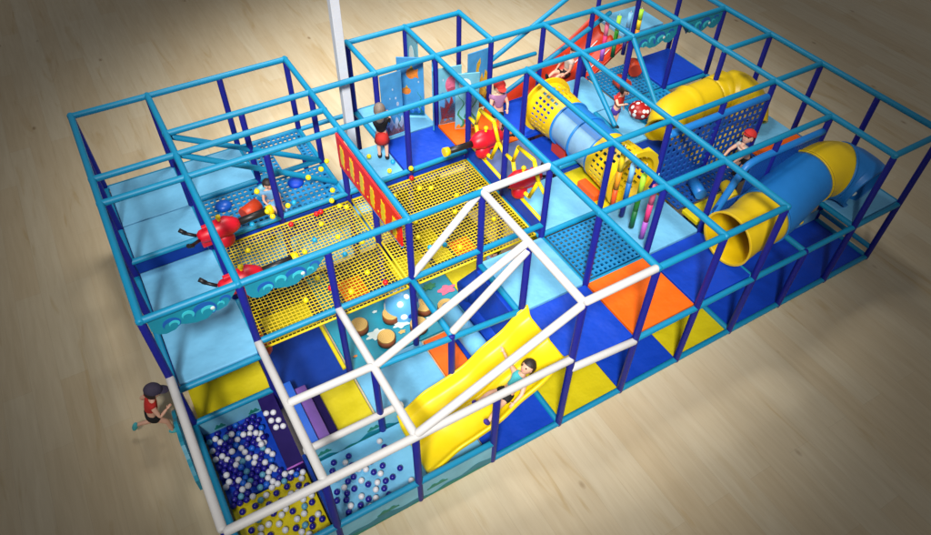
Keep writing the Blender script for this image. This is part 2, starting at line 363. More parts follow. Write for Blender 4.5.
deck('deck_pad', 9, 9.97, 5.2, 6.0, 'lblue', 1.62)
deck('deck_pad', 7.05, 7.95, 1.12, 1.45, 'yellow', DK+.02)
def perfdeck(u0, u1, v0, v1, nu, nv, m='perf', z=DK, hole=.56):
    bm = bmesh.new(); perf(bm, P(u0, v0, z-.03), P(u1, v0, z)-P(u0, v0, z), P(u0, v1, z)-P(u0, v0, z), nu, nv, hole, .03)
    part('perforated_deck', bm, M[m], frame)
perfdeck(5.05, 5.97, 1.05, 1.95, 12, 12)
perfdeck(1.06, 1.96, 4.06, 4.96, 11, 9); perfdeck(2.04, 2.96, 4.06, 4.96, 11, 9); perfdeck(2.04, 2.96, 5.62, 5.95, 12, 3); perfdeck(2.80, 2.96, 5.05, 5.58, 2, 7); perfdeck(2.04, 2.4, 5.05, 5.58, 4, 6)
perfdeck(8.04, 8.97, 3.06, 3.96, 11, 10); perfdeck(8.04, 8.97, 4.06, 4.96, 11, 11); perfdeck(7.05, 8.97, 1.5, 1.97, 22, 5, 'perfd')
# low padded risers
for a in [(.05, .95, 3.99, 4.03, 1.2, 1.38), (1.05, 4.95, 4.02, 4.06, 1.02, 1.27)]:
    part('padded_riser', ubox(*a, .006), M['nblue' if a[0] < 1 else 'dblue'], frame)
part('padded_riser', ubox(4.98, 5.02, 2.05, 3.95, 1.2, 1.44, .006), M['dblue'], frame)
part('padded_riser', ubox(2.04, 2.96, 3.98, 4.015, .9, 1.25, .006), M['nblue'], frame)
part('padded_riser', ubox(9.03, 9.97, .985, 1.01, .06, .27, .006), M['lblue'], frame)
part('padded_riser', ubox(7.05, 9.0, .985, 1.01, .06, .27, .006), M['lblue'], frame)

# printed pit walls (beach scene) around the ball pits
pit = thing('ball_pit_wall', 'low printed beach scene wall with white foam edge around the front ball pits', 'pit wall', P(1, 0, 0))
def pitwall(a, b, nrm, seedv, z1=.42):
    A = P(*a); B = P(*b); d = B-A; N = Vector(nrm)
    bm = bmesh.new(); prism(bm, [A+Vector((0, 0, .02)), B+Vector((0, 0, .02)), B+Vector((0, 0, z1*K)), A+Vector((0, 0, z1*K))], N, .03)
    w_ = part('wall_panel', bm, M['sky'], pit)
    rd = random.Random(seedv); n = 40
    ph = rd.uniform(0, 6)
    for j, (base, amp, mt, off) in enumerate([(.10, .035, 'teald', .003), (.045, .02, 'isle', .006)]):
        pts = [A+N*(.03)+Vector((0, 0, .03)), B+N*.03+Vector((0, 0, .03))]
        for i in range(n, -1, -1):
            t = i/n; z = base+amp*math.sin(t*9+ph+j*2)+amp*.5*math.sin(t*31+ph)
            pts.append(A+d*t+N*.03+Vector((0, 0, max(.04, z*K*1.3))))
        bm = bmesh.new(); prism(bm, pts, N, off); o = part('printed_wave', bm, M[mt], w_)
    for t0 in [rd.uniform(.15, .3), rd.uniform(.6, .8)]:
        pts = []
        for i in range(16):
            an = math.pi*i/15; pts.append(A+d*(t0+.07*math.cos(an))+N*.03+Vector((0, 0, (.19+.07*math.sin(an)*(1+.3*math.sin(an*7)))*K)))
        bm = bmesh.new(); prism(bm, pts, N, .004); part('printed_island', bm, M['isle'], w_)
pitwall((0, -.0, 0), (1, 0, 0), (0, -1, 0), 1); pitwall((1, 0, 0), (3, 0, 0), (0, -1, 0), 2)
pitwall((.02, 2.0, 0), (1, 2.0, 0), (0, -1, 0), 3, .43); pitwall((1.02, 1.03, 0), (2.3, 1.03, 0), (0, -1, 0), 4, .43)
pitwall((.0, 0, 0), (0, 2, 0), (-1, 0, 0), 5, .40)
bm = bmesh.new(); box(bm, P(.97, .02, 0), P(1.01, 1.0, .40), .005); part('pit_divider', bm, M['nblue'], pit)

# wave shaped valances under the top tubes
def valance(u0, u1, v, label, flip=1):
    t = thing('wave_valance', label, 'wave panel', P((u0+u1)/2, v, H-.35))
    N = Vector((0, -1, 0)); n = 44; y = -.0
    prof = [(0, .18), (.05, .26), (.14, .31), (.24, .30), (.31, .23), (.38, .27), (.48, .32), (.60, .31), (.70, .24), (.76, .26), (.86, .22), (.93, .13), (1, .05)]
    if flip < 0: prof = [(1-a, b) for a, b in prof[::-1]]
    def pz(s):
        for (a, b), (c, d) in zip(prof, prof[1:]):
            if a <= s <= c: return b+(d-b)*(s-a)/(c-a)+.006*math.sin(s*23)
        return prof[-1][1]
    L = u1-u0-.1; U = u0+.05; top = H-.03
    pts = [P(U+L*i/n, v, top-pz(i/n)*.88) for i in range(n+1)]+[P(U+L, v, top), P(U, v, top)]
    bm = bmesh.new(); prism(bm, pts, N, .022); wb = part('wave_board', bm, M['teal'], t)
    def crescent(cx, cz, r, a0, a1, wd, m, off, dot=None):
        o = []; i_ = []
        for k in range(19):
            s = k/18; an = math.radians(a0+(a1-a0)*s); ww = wd*math.sin(math.pi*min(1, .08+s*.95))
            o.append((cx+math.cos(an)*(r+ww/2), cz+math.sin(an)*(r+ww/2)*.85)); i_.append((cx+math.cos(an)*(r-ww/2), cz+math.sin(an)*(r-ww/2)*.85))
        pp = [P(U+L*x, v, top-.0+zz)+N*.022 for x, zz in o+i_[::-1]]
        b_ = bmesh.new(); prism(b_, pp, N, off); part('painted_curl', b_, M[m], wb)
    for cx, cz, r, m in [(.22, -.17, .085, 'waveb'), (.25, -.175, .050, 'wavel'), (.60, -.16, .115, 'waveb'), (.64, -.17, .068, 'wavel'), (.42, -.13, .06, 'wavel'), (.86, -.10, .055, 'waveb'), (.80, -.14, .035, 'wavel')]:
        crescent(cx, cz, r, -40 if flip > 0 else 220, 200 if flip > 0 else -20, r*.8, m, .004 if m == 'waveb' else .007)
    b_ = bmesh.new(); ell(b_, P(U+L*.70, v, top-.15)+N*.03, (.03, .01, .03), 12, 8); part('painted_foam_dot', b_, M['sand'], wb)
valance(0, 1, 2, 'turquoise wave valance hanging above the red cannon bay at the left corner')
valance(1, 2, 2, 'turquoise wave valance hanging in front of the yellow net, right of the left corner bay')
valance(8, 9, 4, 'turquoise wave valance beside the hanging foam sticks at the back', -1)
valance(9, 10, 4, 'turquoise wave valance above the square deep blue deck at the far right', -1)
# wave board outside the left side
t = thing('wave_entrance_board', 'narrow turquoise wave board mounted low outside the ball pit beside the running child', 'wave panel', P(-.12, 1.6, .3))
pts = []
for i in range(25):
    s = i/24; pts.append(P(-.12, 2.12-1.05*s, .62+.36*math.sin(math.pi*(.12+.8*(1-s)))*1.0+.02*math.sin(s*22)))
for i in range(25):
    s = 1-i/24; pts.append(P(-.12, 2.12-1.05*s, .40+.22*math.sin(math.pi*(.2+.6*(1-s)))-.02*math.sin(s*17)))
bm = bmesh.new(); prism(bm, pts, Vector((-1, 0, 0)), .05); wb = part('wave_board', bm, M['teal'], t)
bm = bmesh.new(); prism(bm, [p+Vector((-.05, 0, 0)) for p in [P(-.12, 1.9, .82), P(-.12, 1.75, .78), P(-.12, 1.6, .80), P(-.12, 1.65, .86), P(-.12, 1.8, .9)]], Vector((-1, 0, 0)), .005); part('painted_curl', bm, M['wavel'], wb)

# ---------------------------------------------------------------- ground mats
def gmat(label, u0, u1, v0, v1, m, z1=.05, z0=.003, name='floor_mat'):
    g = .004; o = recenter(link(name, ubox(u0+g, u1-g, v0+g, v1-g, z0, z1, .015), M[m]))
    return tag(o, label, 'floor mat')
gmat('yellow floor mat behind the left ball pit under the light blue deck', .03, 1, 2.03, 4, 'yellow')
gmat('deep blue floor mat below the front left edge of the yellow net', 1, 2, 2.0, 3, 'nblue')
gmat('yellow floor mat beside the purple striped steps', 1.5, 2, 1.05, 2, 'yellow', .07)
gmat('light blue floor mat between the round stumps and the yellow slide', 2.03, 3.08, 1.05, 2.02, 'lblue', .06)
gmat('turquoise sea print floor mat under the round log stumps', 2.02, 4, 2.03, 3, 'teal', .055)
gmat('orange floor mat strip left of the pale blue roller', 3.1, 3.5, 1.05, 2.0, 'orange')
gmat('deep blue floor mat under the pale blue roller', 3.5, 4.4, 1.05, 2.0, 'dblue')
gmat('yellow floor mat behind the sea print mat under the net', 4, 5, 2.05, 3, 'yellow')
gmat('dark navy sheet painted as the shade on the ground under the yellow net', 1, 5, 3.0, 4, 'dnavy', .04)  # this and the next sheet stand in for shade below the net
gmat('dark navy sheet painted as shade behind the yellow net under the deep blue deck', 3.95, 6, 4.02, 5, 'dnavy', .04)
gmat('yellow floor mat in the rear bay behind the perforated square deck', 5.5, 7.2, 2.02, 4, 'yellow')
gmat('yellow foam tile seen through the left net, behind the wave valance', 1.25, 1.95, 3.02, 3.5, 'yellow', .07, .041, 'foam_tile')
gmat('orange foam tile seen through the left half of the net beside the red panel', 2.45, 2.85, 3.05, 3.6, 'orange', .07, .041, 'foam_tile')
gmat('orange foam tile seen through the front left corner of the net', 1.0, 1.2, 3.02, 3.4, 'orange', .07, .041, 'foam_tile')
gmat('turquoise foam tile seen through the net near the red panel', 2.1, 2.4, 3.05, 3.9, 'teald', .07, .041, 'foam_tile')
gmat('yellow foam tile seen through the right net beside the red panel', 3.3, 3.9, 3.05, 3.6, 'yellow', .07, .041, 'foam_tile')
gmat('orange foam tile seen through the right net below the cannons', 4.35, 4.7, 3.05, 3.5, 'orange', .07, .041, 'foam_tile')
gmat('yellow foam tile seen through the rear right part of the net', 4.0, 4.3, 3.2, 3.95, 'yellow', .07, .041, 'foam_tile')
gmat('deep blue floor mat in front of the yellow slide', 3, 4, .03, 1, 'dblue')
gmat('yellow floor mat at the front beside the foot of the slide ladder deck', 4, 5, .03, 1, 'yellow')
gmat('deep blue floor mat under the orange deck', 5, 6, .03, 1, 'dblue')
gmat('yellow floor mat under the front deck right of the blue roller', 6, 7, .03, 1, 'yellow')
gmat('long deep blue floor mat at the front right under the tube tunnel', 7, 10, .03, 1, 'dblue')
gmat('light blue floor mat behind the long blue mat at the right', 7, 10, 1.02, 2, 'lblue')
gmat('yellow floor mat under the perforated blue deck', 5, 6, 1, 2, 'yellow')
gmat('deep blue floor mat in the right part of the rear bay', 6, 7, 1, 2, 'nblue')
gmat('pale blue floor mat under the perforated climbing decks at the back left', 1, 3, 4.05, 5.6, 'lblue')
gmat('pale blue floor mat between the grey pillar and the net', 3.02, 3.5, 4.1, 5.0, 'lblue', .06)
gmat('yellow padded floor of the left ball pit, front part', .04, .96, .04, .93, 'yellow', .17)
gmat('blue padded floor of the left ball pit, rear part', .04, .96, .95, 1.97, 'dblue', .17)
gmat('light blue padded floor of the right ball pit beside the slide', 1.04, 2.97, .04, .99, 'lblue', .10)
# thin yellow strip
gmat('thin yellow foam strip between the blue mat and the stump mat', 1.93, 1.99, 2.1, 3, 'yellow', .09)

# striped steps
t = thing('padded_steps', 'padded steps striped bright blue, lavender and dark purple behind the ball pits', 'steps', P(1.25, 1.5, 0))
part('step', ubox(1.10, 1.225, 1.08, 2.1, 0, .33, .012), M['bblue'], t)
part('step', ubox(1.23, 1.38, 1.08, 2.0, 0, .26, .012), M['lav'], t)
part('step', ubox(1.385, 1.5, 1.08, 1.9, 0, .16, .012), M['purp'], t)
# purple ramp in left pit
t = thing('padded_ramp', 'dark purple padded ramp dropping into the left ball pit', 'ramp', P(.9, 1.5, 0))
bm = bmesh.new()
prism(bm, [P(.97, .96, .05), P(.97, 1.97, .05), P(.97, 1.97, .42), P(.97, .96, .28)], Vector((-1, 0, 0)), .2*K); part('ramp_pad', bm, M['purp'], t)
bm = bmesh.new(); tube(bm, P(.76, .97, .30), P(.96, .97, .30), .014, 8); part('piping', bm, M['p3'], t)

# ---------------------------------------------------------------- island play
def stump(u, v, r, h, label):
    t = thing('log_stump', label, 'stump', P(u, v, .055), 'round log stumps on the sea print mat')
    bm = bmesh.new(); c = P(u, v, .055); tube(bm, c, c+Vector((0, 0, h*K)), r*K, 26, r*K*.98); part('bark', bm, M['brown'], t)
    bm = bmesh.new(); tube(bm, c+Vector((0, 0, h*K)), c+Vector((0, 0, h*K+.025)), r*K*.97, 26, r*K*.9); part('log_top', bm, M['log'], t)
for u, v, lab in [(2.42, 2.62, 'leftmost round log stump on the sea print mat'), (2.66, 2.24, 'log stump nearest the light blue mat, left of centre'),
                  (2.90, 2.58, 'log stump just left of the spotted dome'), (3.16, 2.22, 'log stump behind the indigo post beside the orange mat'),
                  (3.38, 2.48, 'log stump behind the cyan rail, right of the spotted dome'), (3.66, 2.32, 'log stump at the end of the pale blue roller')]:
    stump(u, v, .13, .11, lab)
bm = bmesh.new(); ell(bm, P(3.12, 2.66, .12), (.27*K, .27*K, .30*K), 32, 20)
o = recenter(link('spotted_dome', bm, M['polkab'])); tag(o, 'light blue dome with navy and white spots among the log stumps', 'dome')
def blob(label, u, v, r, m, seed, cat, name, z=.0665, sq=.6, spikes=6, amp=.35):
    rd = random.Random(seed); pts = []
    for i in range(48):
        a = 2*math.pi*i/48; rr = r*(1+amp*math.sin(a*spikes+rd.random()*.3)*.6+rd.uniform(-.06, .06))
        pts.append(P(u+rr*math.cos(a), v+rr*math.sin(a)*sq, z))
    bm = bmesh.new(); prism(bm, pts[::-1], Vector((0, 0, 1)), .006); o = recenter(link(name, bm, M[m])); tag(o, label, cat)
blob('white foam splash cut-out between the two front stumps', 2.58, 2.42, .13, 'sand', 3, 'floor cut-out', 'splash_cutout')
blob('white foam splash cut-out beside the dome', 2.98, 2.42, .12, 'sand', 4, 'floor cut-out', 'splash_cutout')
blob('white foam splash cut-out near the rail and rear stumps', 3.42, 2.28, .10, 'sand', 6, 'floor cut-out', 'splash_cutout')
blob('pink starfish cut-out by the yellow mat', 3.86, 2.66, .13, 'fishp', 5, 'floor cut-out', 'starfish_cutout', spikes=5)
blob('green seaweed cut-out behind the rear stump', 3.66, 2.84, .10, 'fishg', 8, 'floor cut-out', 'seaweed_cutout', spikes=7)
blob('small sandy shell cut-out in the middle of the sea mat', 2.92, 2.28, .05, 'log', 9, 'floor cut-out', 'shell_cutout', spikes=5)
blob('small red shell cut-out at the left edge of the sea mat', 2.17, 2.22, .03, 'fisho', 10, 'floor cut-out', 'shell_cutout', spikes=5)
blob('tiny white shell cut-out near the leftmost stump', 2.74, 2.80, .035, 'sand', 11, 'floor cut-out', 'shell_cutout', spikes=5)
def roller(a, b, r, m, label, name='foam_roller', caps='nblue'):
    A = P(*a); B = P(*b); t = thing(name, label, 'roller', A)
    rbd = part('roller_body', padtube(A, B, r*K, 28), M[m], t)
    d = (B-A).normalized(); bm = bmesh.new(); tube(bm, A-d*.03, A-d*.001, r*K*.55, 20); tube(bm, B+d*.001, B+d*.03, r*K*.55, 20); part('end_cap', bm, M[caps], rbd)
roller((3.63, 2.25, .22), (3.66, 1.1, .22), .145, 'lblue', 'pale blue foam roller lying next to the yellow slide')
roller((3.93, 2.2, .36), (3.95, 1.1, .36), .17, 'dblue', 'deep blue foam roller leaning against the light blue deck')
roller((3.80, 2.05, .60), (4.28, 2.12, .66), .20, 'nblue', 'large navy foam roller under the front edge of the light blue deck')
t = thing('climbing_ramp', 'deep blue padded ramp climbing to the light blue deck behind the slide', 'ramp', P(3.9, 1.5, 0))
bm = bmesh.new(); prism(bm, [P(3.8, 1.06, .06), P(3.99, 1.06, .06), P(3.99, 1.06, 1.1), P(3.93, 1.06, 1.1)], Vector((0, 1, 0)), .9*K); part('ramp_pad', bm, M['dblue'], t)
roller((4.95, .55, .55), (6.25, .62, .62), .15, 'tubeb', 'blue foam roller hanging under the orange deck at the front', caps='nblue')

# ---------------------------------------------------------------- yellow wave slide
t = thing('wave_slide', 'bright yellow double lane wave slide running down into the right ball pit', 'slide', P(3.1, .5, 0))
NS = 70; U0, U1 = 4.06, 2.2
SLP = [(4.06, 1.21), (3.9, 1.12), (3.7, .93), (3.42, .78), (3.16, .58), (2.81, .46), (2.58, .40), (2.38, .27), (2.2, .15)]
def slz(s):
    u = U0+(U1-U0)*s
    for i in range(len(SLP)-1):
        (a, za), (b, zb) = SLP[i], SLP[i+1]
        if a >= u >= b:
            t = (a-u)/(a-b); z0 = SLP[max(0, i-1)]; z3 = SLP[min(len(SLP)-1, i+2)]
            m0 = (zb-z0[1])/(z0[0]-b)*(a-b) if i else (zb-za); m1 = (z3[1]-za)/(a-z3[0])*(a-b)
            return (2*t**3-3*t*t+1)*za+(t**3-2*t*t+t)*m0+(-2*t**3+3*t*t)*zb+(t**3-t*t)*m1
    return SLP[-1][1]
crs = [(0.0, .12), (.02, .15), (.045, .13), (.10, .03), (.14, 0), (.42, 0), (.46, .03), (.48, .075), (.5, .09), (.52, .075), (.54, .03), (.58, 0), (.86, 0), (.91, .03), (.955, .11), (.98, .12), (1, .10)]
def slide(t, NS, xf, zf, crs, m, th=.035, side=1):
    top = []; bot = []
    bm = bmesh.new()
    for i in range(NS+1):
        s = i/NS; row = []; rb = []
        for (c, h) in crs:
            row.append(bm.verts.new(xf(s, c, zf(s)+h*side))); rb.append(bm.verts.new(xf(s, c, zf(s)+h*side-th)))
        top.append(row); bot.append(rb)
    n = len(crs)
    for i in range(NS):
        for j in range(n-1):
            f = bm.faces.new((top[i][j], top[i+1][j], top[i+1][j+1], top[i][j+1])); f.smooth = True
            f = bm.faces.new((bot[i][j], bot[i][j+1], bot[i+1][j+1], bot[i+1][j])); f.smooth = True
        bm.faces.new((top[i][0], bot[i][0], bot[i+1][0], top[i+1][0])); bm.faces.new((top[i][-1], top[i+1][-1], bot[i+1][-1], bot[i][-1]))
    for i in (0, NS):
        for j in range(n-1): bm.faces.new((top[i][j], top[i][j+1], bot[i][j+1], bot[i][j]))
    return part('slide_bed', bm, M[m], t)
slide(t, NS, lambda s, c, z: P(U0+(U1-U0)*s, .09+.90*(1-c), z), slz, crs, 'slide')
bm = bmesh.new()
for u, z in ((3.7, .9), (3.0, .5)): tube(bm, P(u, .5, .06), P(u, .5, z-.02), .03, 10)
part('support_leg', bm, M['grey'], t)

# ---------------------------------------------------------------- red slide at the back
t = thing('red_slide', 'wide red double lane slide dropping from the raised deck at the back', 'slide', P(7.8, 5.5, 0))
rcrs = [(0, .34), (.02, .36), (.05, .30), (.12, .10), (.2, 0), (.42, 0), (.47, .05), (.53, .05), (.58, 0), (.8, 0), (.88, .06), (.95, .16), (.98, .20), (1, .18)]
slide(t, 44, lambda s, c, z: P(9.0-2.45*s+0*c, 6.0-.95*c, z), lambda s: .06+1.36*(1-s)**1.05*(1-.10*math.sin(s*math.pi))-.02*math.sin(s*9)*0, rcrs, 'rslide')
bm = bmesh.new()
for s in range(0): pass
for c in (.32, .70):
    pts = [P(9.0-2.45*s, 6.0-.95*c, .082+1.36*(1-s)**1.05*(1-.10*math.sin(s*math.pi))) for s in [i/30 for i in range(2, 26)]]
    sweep(bm, pts, [.012]*len(pts), 8)
part('highlight_streak', bm, M['sand'], t)  # specular highlights modelled as pale streaks along both lanes

# ---------------------------------------------------------------- tubes and tunnels
def seg_tube(t, pts, radii, cols, seg=30, th=.03):
    """colours per span: list of (i0, i1, material, part name)"""
    for i0, i1, m, nm in cols:
        bm = bmesh.new(); a = pts[i0:i1+1]; r = radii[i0:i1+1]
        Ro = sweep(bm, a, r, seg, False); Ri = sweep(bm, a, [x-th for x in r], seg, False)
        for q in (0, -1):
            for k in range(seg): bm.faces.new((Ro[q][k], Ro[q][(k+1) % seg], Ri[q][(k+1) % seg], Ri[q][k]))
        part(nm, bm, M[m], t)
t = thing('tube_tunnel', 'large blue and yellow tube tunnel with open yellow mouth at the front right', 'tube tunnel', P(8, .6, 1.2))
cp = [P(6.80, .45, 1.60), P(7.08, .46, 1.60), P(7.40, .50, 1.60), P(7.8, .58, 1.60), P(8.3, .70, 1.64), P(8.68, .76, 1.69), P(8.98, .74, 1.69), P(9.22, .62, 1.63), P(9.34, .44, 1.57), P(9.36, .26, 1.53)]
sp = spline(cp, 6); n = len(sp)
rd = [.345*K]*n
for i in range(0, 7): rd[i] = K*(.385-.045*(i/6))
for i in range(7, n): rd[i] = K*(.345+.055*min(1, (i-7)/10))
for i in range(n-10, n): rd[i] = K*(.395-.02*(i-n+10)/9)
seg_tube(t, sp, rd, [(0, 14, 'tubey', 'tube_section'), (14, 29, 'tubeb', 'tube_section'), (29, 40, 'tubey', 'tube_section'), (40, n-1, 'tubeb', 'tube_section')], 36)
for i in (14, 29, 40):
    bm = bmesh.new(); d = (sp[i+1]-sp[i-1]).normalized(); R0 = sweep(bm, [sp[i]-d*.02, sp[i]+d*.02], [rd[i]+.018]*2, 36, True); part('joint_ring', bm, M['tubeb'] if i != 29 else M['tubey'], t)
for pu, pv, pz, mm in [(8.98, .42, 1.62, 'sand'), (9.28, .34, 1.40, 'sand'), (8.10, .29, 1.42, 'tubey')]:
    bm = bmesh.new(); ell(bm, P(pu, pv, pz), (.07, .03, .035), 14, 8); part('bolt_cover', bm, M[mm], t)

t = thing('bent_tube_slide', 'yellow bent tube slide behind the perforated wall at the back right', 'tube slide', P(9, 3, 0))
cp = [P(7.85, 2.75, 1.45), P(8.1, 2.95, 1.55), P(8.5, 3.0, 1.58), P(8.9, 3.0, 1.60), P(9.2, 2.98, 1.64), P(9.42, 2.86, 1.60), P(9.5, 2.66, 1.45), P(9.42, 2.5, 1.25)]
sp = spline(cp, 6); n = len(sp); rd = [K*.30]*n
for i in range(n): rd[i] = K*(.30+(.035 if (i % 12) < 1 else 0)+(.04 if i > 26 else 0))
seg_tube(t, sp, rd, [(0, 20, 'tubey', 'tube_section'), (20, n-1, 'tubey', 'tube_section')], 32)
cp = [P(9.45, 2.5, 1.10), P(9.2, 2.45, .98), P(8.7, 2.45, .85), P(8.0, 2.45, .7), P(7.4, 2.5, .5)]
sp = spline(cp, 6); seg_tube(t, sp, [K*.30]*len(sp), [(0, len(sp)-1, 'tubey', 'tube_section')], 32)

# crawl tunnel with perforated yellow ends
t = thing('crawl_tunnel', 'crawl tunnel with pale blue middle and perforated yellow end drums', 'crawl tunnel', P(6.52, 3.1, 1.2))
def drum(v0, v1, r0, r1, m, nz, na, hole=.45, nm='perforated_drum', arc=(0, 360)):
    bm = bmesh.new(); th = .02; c0 = P(6.52, v0, 1.60); c1 = P(6.52, v1, 1.60)
    def pt(a, s, k):
        c = c0.lerp(c1, s); r = (r0+(r1-r0)*s)*K-k*th; an = math.radians(arc[0]+(arc[1]-arc[0])*a)
        return c+Vector((math.cos(an)*r, 0, math.sin(an)*r))
    cache = {}
    def V(a, s, k):
        key = (round(a % 1 if arc == (0, 360) else a, 5), round(s, 5), k)
        if key not in cache: cache[key] = bm.verts.new(pt(a, s, k))
        return cache[key]
    for i in range(na):
        for j in range(nz):
            a0, a1, s0, s1 = i/na, (i+1)/na, j/nz, (j+1)/nz
            ca, cs = (a0+a1)/2, (s0+s1)/2; solid = hole == 0 or (j in (0, nz-1))
            for k in (0, 1):
                o_ = [V(a0, s0, k), V(a1, s0, k), V(a1, s1, k), V(a0, s1, k)]
                if solid: f = bm.faces.new(o_); f.smooth = True
                else:
                    ii = [V(ca+x*hole/2/na, cs+y*hole*1.5/2/nz, k) for x, y in ((-1, -1), (1, -1), (1, 1), (-1, 1))]
                    for q in range(4): bm.faces.new((o_[q], o_[(q+1) % 4], ii[(q+1) % 4], ii[q]))
                    if k == 0: I0 = ii
                    else:
                        for q in range(4): bm.faces.new((I0[q], I0[(q+1) % 4], ii[(q+1) % 4], ii[q]))
    part(nm, bm, M[m], t)
drum(4.10, 3.52, .40, .36, 'tubey', 6, 26); drum(2.62, 2.02, .37, .41, 'tubey', 6, 26)
drum(3.52, 2.62, .345, .345, 'tubeb', 3, 36, 0, 'tunnel_body', (-110, 122)); drum(3.52, 2.62, .343, .343, 'clearb', 3, 24, 0, 'tunnel_window', (122, 250))
for v, r in ((4.11, .46), (2.0, .46)):
    bm = bmesh.new(); c = P(6.52, v, 1.6); seg = 36
    pts = [c+Vector((math.cos(2*math.pi*k/seg)*r*K*.93, 0, math.sin(2*math.pi*k/seg)*r*K*.93)) for k in range(seg+1)]
    # flat flange ring
    ro = [[bm.verts.new(c+Vector((math.cos(2*math.pi*k/seg)*q*K, dy, math.sin(2*math.pi*k/seg)*q*K))) for k in range(seg)] for q, dy in ((.375, -.02), (r, -.02), (r, .02), (.375, .02))]
    for a in range(4):
        for k in range(seg): bm.faces.new((ro[a][k], ro[a][(k+1) % seg], ro[(a+1) % 4][(k+1) % seg], ro[(a+1) % 4][k]))
    part('end_flange', bm, M['tubey'], t)
for v in (3.5, 3.07, 2.64):
    bm = bmesh.new(); c = P(6.52, v, 1.6); seg = 36
    pts = [c+Vector((math.cos(2*math.pi*k/seg)*.355*K, 0, math.sin(2*math.pi*k/seg)*.355*K)) for k in range(seg+1)]
    sweep(bm, pts, [.022]*len(pts), 8, False); part('tunnel_hoop', bm, M['tubeb'], t)

# ---------------------------------------------------------------- perforated walls of the bridge
t = thing('perforated_wall', 'tall dark blue perforated wall with padded blue top rail at the back right', 'net wall', P(8, 2, 1.2))
bm = bmesh.new(); perf(bm, P(7.06, 2, 1.22), P(1.88, 0, 0), P(0, 0, .92), 18, 8, .64, .02); part('perforated_panel', bm, M['perfd'], t)
part('top_rail', padtube(P(7.02, 2, 2.17), P(8.98, 2, 2.17), .055*K), M['tubeb'], t)
t = thing('slatted_bridge_wall', 'dark blue slatted net wall with curved blue rail behind the tube tunnel', 'net wall', P(8, 1, 1.2))
bm = bmesh.new(); perf(bm, P(7.6, 1, 1.22), P(1.34, 0, 0), P(0, 0, .93), 34, 3, .35, .02, .8); part('slatted_panel', bm, M['perfd'], t)
bm = bmesh.new(); sp = spline([P(7.1, 1, 1.32), P(7.25, 1, 1.62), P(7.42, 1, 2.0), P(7.6, 1, 2.17), P(8.2, 1, 2.18), P(8.97, 1, 2.18)], 5); sweep(bm, sp, [.05*K]*len(sp), 14); part('top_rail', bm, M['tubeb'], t)
bm = bmesh.new(); perf(bm, P(7.12, 1, 1.22), P(.46, 0, 0), P(0, 0, .38), 12, 2, .35, .02, .8); part('slatted_panel', bm, M['perfd'], t)

# ---------------------------------------------------------------- webbing nets
def webbing(u0, u1, v0, v1, label):
    t = thing('webbing_net', label, 'net', P((u0+u1)/2, (v0+v1)/2, 1.2))
    bm = bmesh.new(); n = int((u1-u0)/.051); z = 1.2
    rnd = random.Random(3)
    def sag(u, v):
        a = math.sin(math.pi*(u-u0)/(u1-u0)); b = math.sin(math.pi*(v-v0)/(v1-v0)); return z-.05*a*b
    def strap(ps, w, off):
        rows = []
        for (u, v) in ps:
            c = P(u, v, sag(u, v)+off); rows.append(c)
        for i in range(len(rows)-1):
            a, b = rows[i], rows[i+1]; d = (b-a).normalized(); s = Vector((-d.y, d.x, 0))*w/2; h = Vector((0, 0, .006))
            vs = [bm.verts.new(q) for q in (a-s, a+s, b+s, b-s, a-s+h, a+s+h, b+s+h, b-s+h)]
            for f in ((4, 5, 6, 7), (3, 2, 1, 0), (0, 1, 5, 4), (2, 3, 7, 6), (1, 2, 6, 5), (3, 0, 4, 7)): bm.faces.new([vs[k] for k in f])
    for i in range(n+1):
        u = u0+(u1-u0)*i/n; strap([(u, v0+(v1-v0)*k/12) for k in range(13)], .0095, .0055)
    m = int((v1-v0)/.054)
    for j in range(m+1):
        v = v0+(v1-v0)*j/m; strap([(u0+(u1-u0)*k/12, v) for k in range(13)], .0145, -.001)
    part('webbing', bm, M['net'], t)
    bm = bmesh.new()
    for a, b in (((u0, v0), (u1, v0)), ((u1, v0), (u1, v1)), ((u1, v1), (u0, v1)), ((u0, v1), (u0, v0))): tube(bm, P(*a, 1.2), P(*b, 1.2), .018, 8)
    part('edge_rope', bm, M['net'], t)
webbing(1.05, 2.97, 2.06, 3.96, 'yellow webbing net floor left of the red panel')
webbing(3.03, 4.94, 2.06, 3.96, 'yellow webbing net floor right of the red panel')

# red divider with cut yellow bursts
t = thing('divider_panel', 'long red divider panel with ragged yellow bursts hanging between the two nets', 'panel', P(3, 3, 1.9))
bm = bmesh.new(); prism(bm, [P(2.95, 2.08, 1.95), P(2.95, 3.95, 1.88), P(2.95, 3.95, 2.42), P(2.95, 2.08, 2.42)], Vector((-1, 0, 0)), .03); rboard = part('red_board', bm, M['redp'], t)
bm = bmesh.new(); tube(bm, P(2.94, 2.08, 1.94), P(2.94, 3.95, 1.87), .02, 10); part('edge_trim', bm, M['tube'], t)
rr = random.Random(4)
for i in range(6):
    v = 2.24+i*.31; zc = 2.14; pts = []
    for k in range(20):
        a = 2*math.pi*k/20; cx = math.cos(a); sx = math.sin(a); q = 1/max(abs(cx), abs(sx))**.75*(1.12 if k % 2 else .84)
        x = .060*cx*q; z_ = .165*sx*q*rr.uniform(.9, 1.1)
        pts.append(P(2.95, v+x-z_*.10, zc+z_)+Vector((-.03, 0, 0)))
    bm = bmesh.new(); prism(bm, pts, Vector((-1, 0, 0)), .006); part('yellow_burst', bm, M['slide'], rboard)
for i in range(5):
    bm = bmesh.new(); ell(bm, P(2.95, 2.395+i*.31, 2.03)+Vector((-.032, 0, 0)), (.006, .02, .02), 8, 6); part('yellow_dot', bm, M['slide'], rboard)

